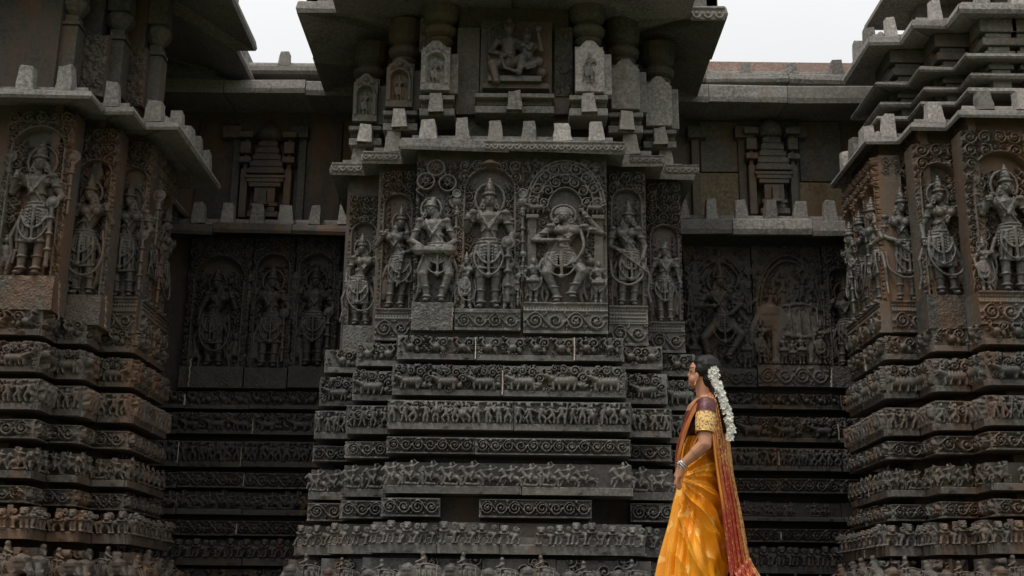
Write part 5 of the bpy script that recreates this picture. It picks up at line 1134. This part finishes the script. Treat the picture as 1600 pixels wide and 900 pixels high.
GP = [W(1112.5, 575, -.085), W(1117, 590, -.095), W(1123, 608, -.11), W(1131, 630, -.12), W(1138, 650, -.125), W(1142, 668, -.125), W(1140.5, 686, -.12)]; gr = random.Random(3)
for k in range(290):
    t = k / 289 * (len(GP) - 1); i = min(int(t), len(GP) - 2); c = GP[i].lerp(GP[i + 1], t - i); rad = .031 * (1 - .35 * (k / 289) ** 3) * (0.75 + .25 * math.sin(k * .35))
    a = gr.uniform(0, 6.2832); rr = rad * math.sqrt(gr.uniform(.35, 1)); off = Vector((rr * math.cos(a), rr * .8 * math.sin(a), gr.uniform(-.008, .008)))
    o = link('flower', BLO[gr.randrange(4)], None, GAR); o.location = WO + c + off - GAR.location; o.scale = [gr.uniform(.011, .0165)] * 3
    o.rotation_euler = Vector((off.x + gr.uniform(-.01, .01), off.y - .012, off.z + gr.uniform(-.012, .012))).to_track_quat('Z', 'Y').to_euler()

# pale mineral runs down the upright joints of the statue zone
def streak(parent, x0, y0, x1, y1, Y, wpx, material='mortar', seed=0):
    r_ = random.Random(seed + int(x0)); n = 26; b = MB()
    for i in range(n + 1):
        t = i / n; c = P(x0 + (x1 - x0) * t + math.sin(i * .9 + x0) * .5 + r_.uniform(-.25, .25), y0 + (y1 - y0) * t, Y); wk = max(.2, min(1, (wk if i else .6) + r_.uniform(-.22, .22))); w_ = wpx / FPX * Y * wk * .8
        for dx, dy in ((-w_ / 2, .012), (-w_ * .2, -.008), (w_ * .25, -.007), (w_ / 2, .012)): b.v.append((c.x + dx, c.y + dy + r_.uniform(-.003, .003), c.z))
    for i in range(n):
        for k in range(3): b.f.append((i*4+k, i*4+k+1, i*4+4+k+1, i*4+4+k))
    world(b.build('mineral_streak', material), parent)
M['ochre'] = stone('mineral_ochre', (.13, .08, .045), (.32, .24, .15), .6, .1, .3, .9, .5)
for a in ((BR, 1427, 300, 1448, 522, 9.0, 5, 'ochre'), (BR, 1500, 300, 1520, 508, 8.72, 6, 'ochre'), (BL, 93, 440, 91, 500, 8.12, 5, 'ochre'), (BL, 166, 462, 164, 512, 8.38, 5, 'ochre'), 
          (BC, 817, 262, 815, 505, 8.66, 3, 'ochre'), (BC, 708, 480, 705, 512, 8.58, 3, 'mortar'), (BR, 1300, 575, 1299, 604, 10.58, 4, 'mortar'), (BRL, 298, 560, 294, 604, 10.58, 4, 'mortar')): streak(*a)

# carved lips, and scrollwork panels between the upper columns
def lip_ornament(parent, p0, p1, yt, yb, Y, material='lip'):
    xa, xb = PX(p0, yb, Y), PX(p1, yb, Y); pc = (p0 + p1) / 2; z0, z1 = PZ(pc, yb, Y), PZ(pc, yt, Y); w_, h_ = xb - xa, z1 - z0; R = Relief(w_, h_, .005, int(p0) + 5); n = max(2, int(w_ / (h_ * .8)))
    for k in range(n):
        x = (k + .5) * w_ / n; R.line([(x + h_ * .36 * math.cos(a * .3142 + math.pi), h_ * .55 + h_ * .46 * math.sin(a * .3142 + math.pi)) for a in range(11)], h_ * .10, .016); R.ell(x, h_ * .5, h_ * .14, h_ * .16, .018)
    R.rect(0, w_, h_ * .86, h_, .014); R.wear(.001); o = link('lip_ornament', R.mesh('lip_ornament', .03), material); o.location = (xa, Y, z0); world(o, parent)
def scroll_panel(parent, p0, p1, yt, yb, Y, material):
    xa, xb = PX(p0, yb, Y), PX(p1, yb, Y); pc = (p0 + p1) / 2; z0, z1 = PZ(pc, yb, Y), PZ(pc, yt, Y); R = Relief(xb - xa, z1 - z0, .006, int(p0) + 9); R.foliage(0, xb - xa, 0, z1 - z0, .07, .03); R.foliage(0, xb - xa, 0, z1 - z0, .045, .02); R.wear(.002)
    o = link('scroll_panel', R.mesh('scroll_panel', .08), material); o.location = (xa, Y, z0); world(o, parent)
lip_ornament(BC, 756, 976, 222, 235, 8.552); lip_ornament(BC, 566, 622, 238, 250, 8.822); lip_ornament(BC, 518, 566, 255, 268, 9.102); lip_ornament(BC, 984, 1036, 243, 254, 8.822); lip_ornament(BC, 1040, 1092, 258, 270, 9.102); lip_ornament(BC, 1080, 1133, 12, 30, 8.70)

for a in ((BL, 118, 160, 55, 150, 8.60, 'left'), (BL, 194, 222, 75, 165, 8.88, 'left'), (BC, 655, 672, 30, 82, 8.94, 'wall'), (BC, 868, 893, 45, 150, 8.88, 'wall')): scroll_panel(*a)

def side_panel(parent, X, ya, yb, z0, z1, sg, material):     # scrollwork on the short returns between statues
    R = Relief(yb - ya, z1 - z0, .007, int(abs(X) * 100)); R.H[:] = .01; R.foliage(0, yb - ya, 0, z1 - z0, .08, .035); R.foliage(0, yb - ya, 0, z1 - z0, .05, .025); R.wear(.002)
    o = link('scroll_panel', R.mesh('scroll_panel', .05), material); o.rotation_euler[2] = sg * math.pi / 2; o.location = (X, ya if sg > 0 else yb, z0); world(o, parent)
for X, ya, yb in ((lx['c'], 8.20, 8.50), (lx['b'], 8.48, 8.78)): side_panel(BL, X - .06, ya, yb, ROW_L['W'][1] + .03, EZ_L[0] + .1, 1, 'left')
for X, ya, yb in ((rx['b'], 8.80, 9.12), (rx['c'], 8.53, 8.82)): side_panel(BR, X + .06, ya, yb, ROW_R['W'][1] + .03, EZ_R[0] + .1, -1, 'rightslab')
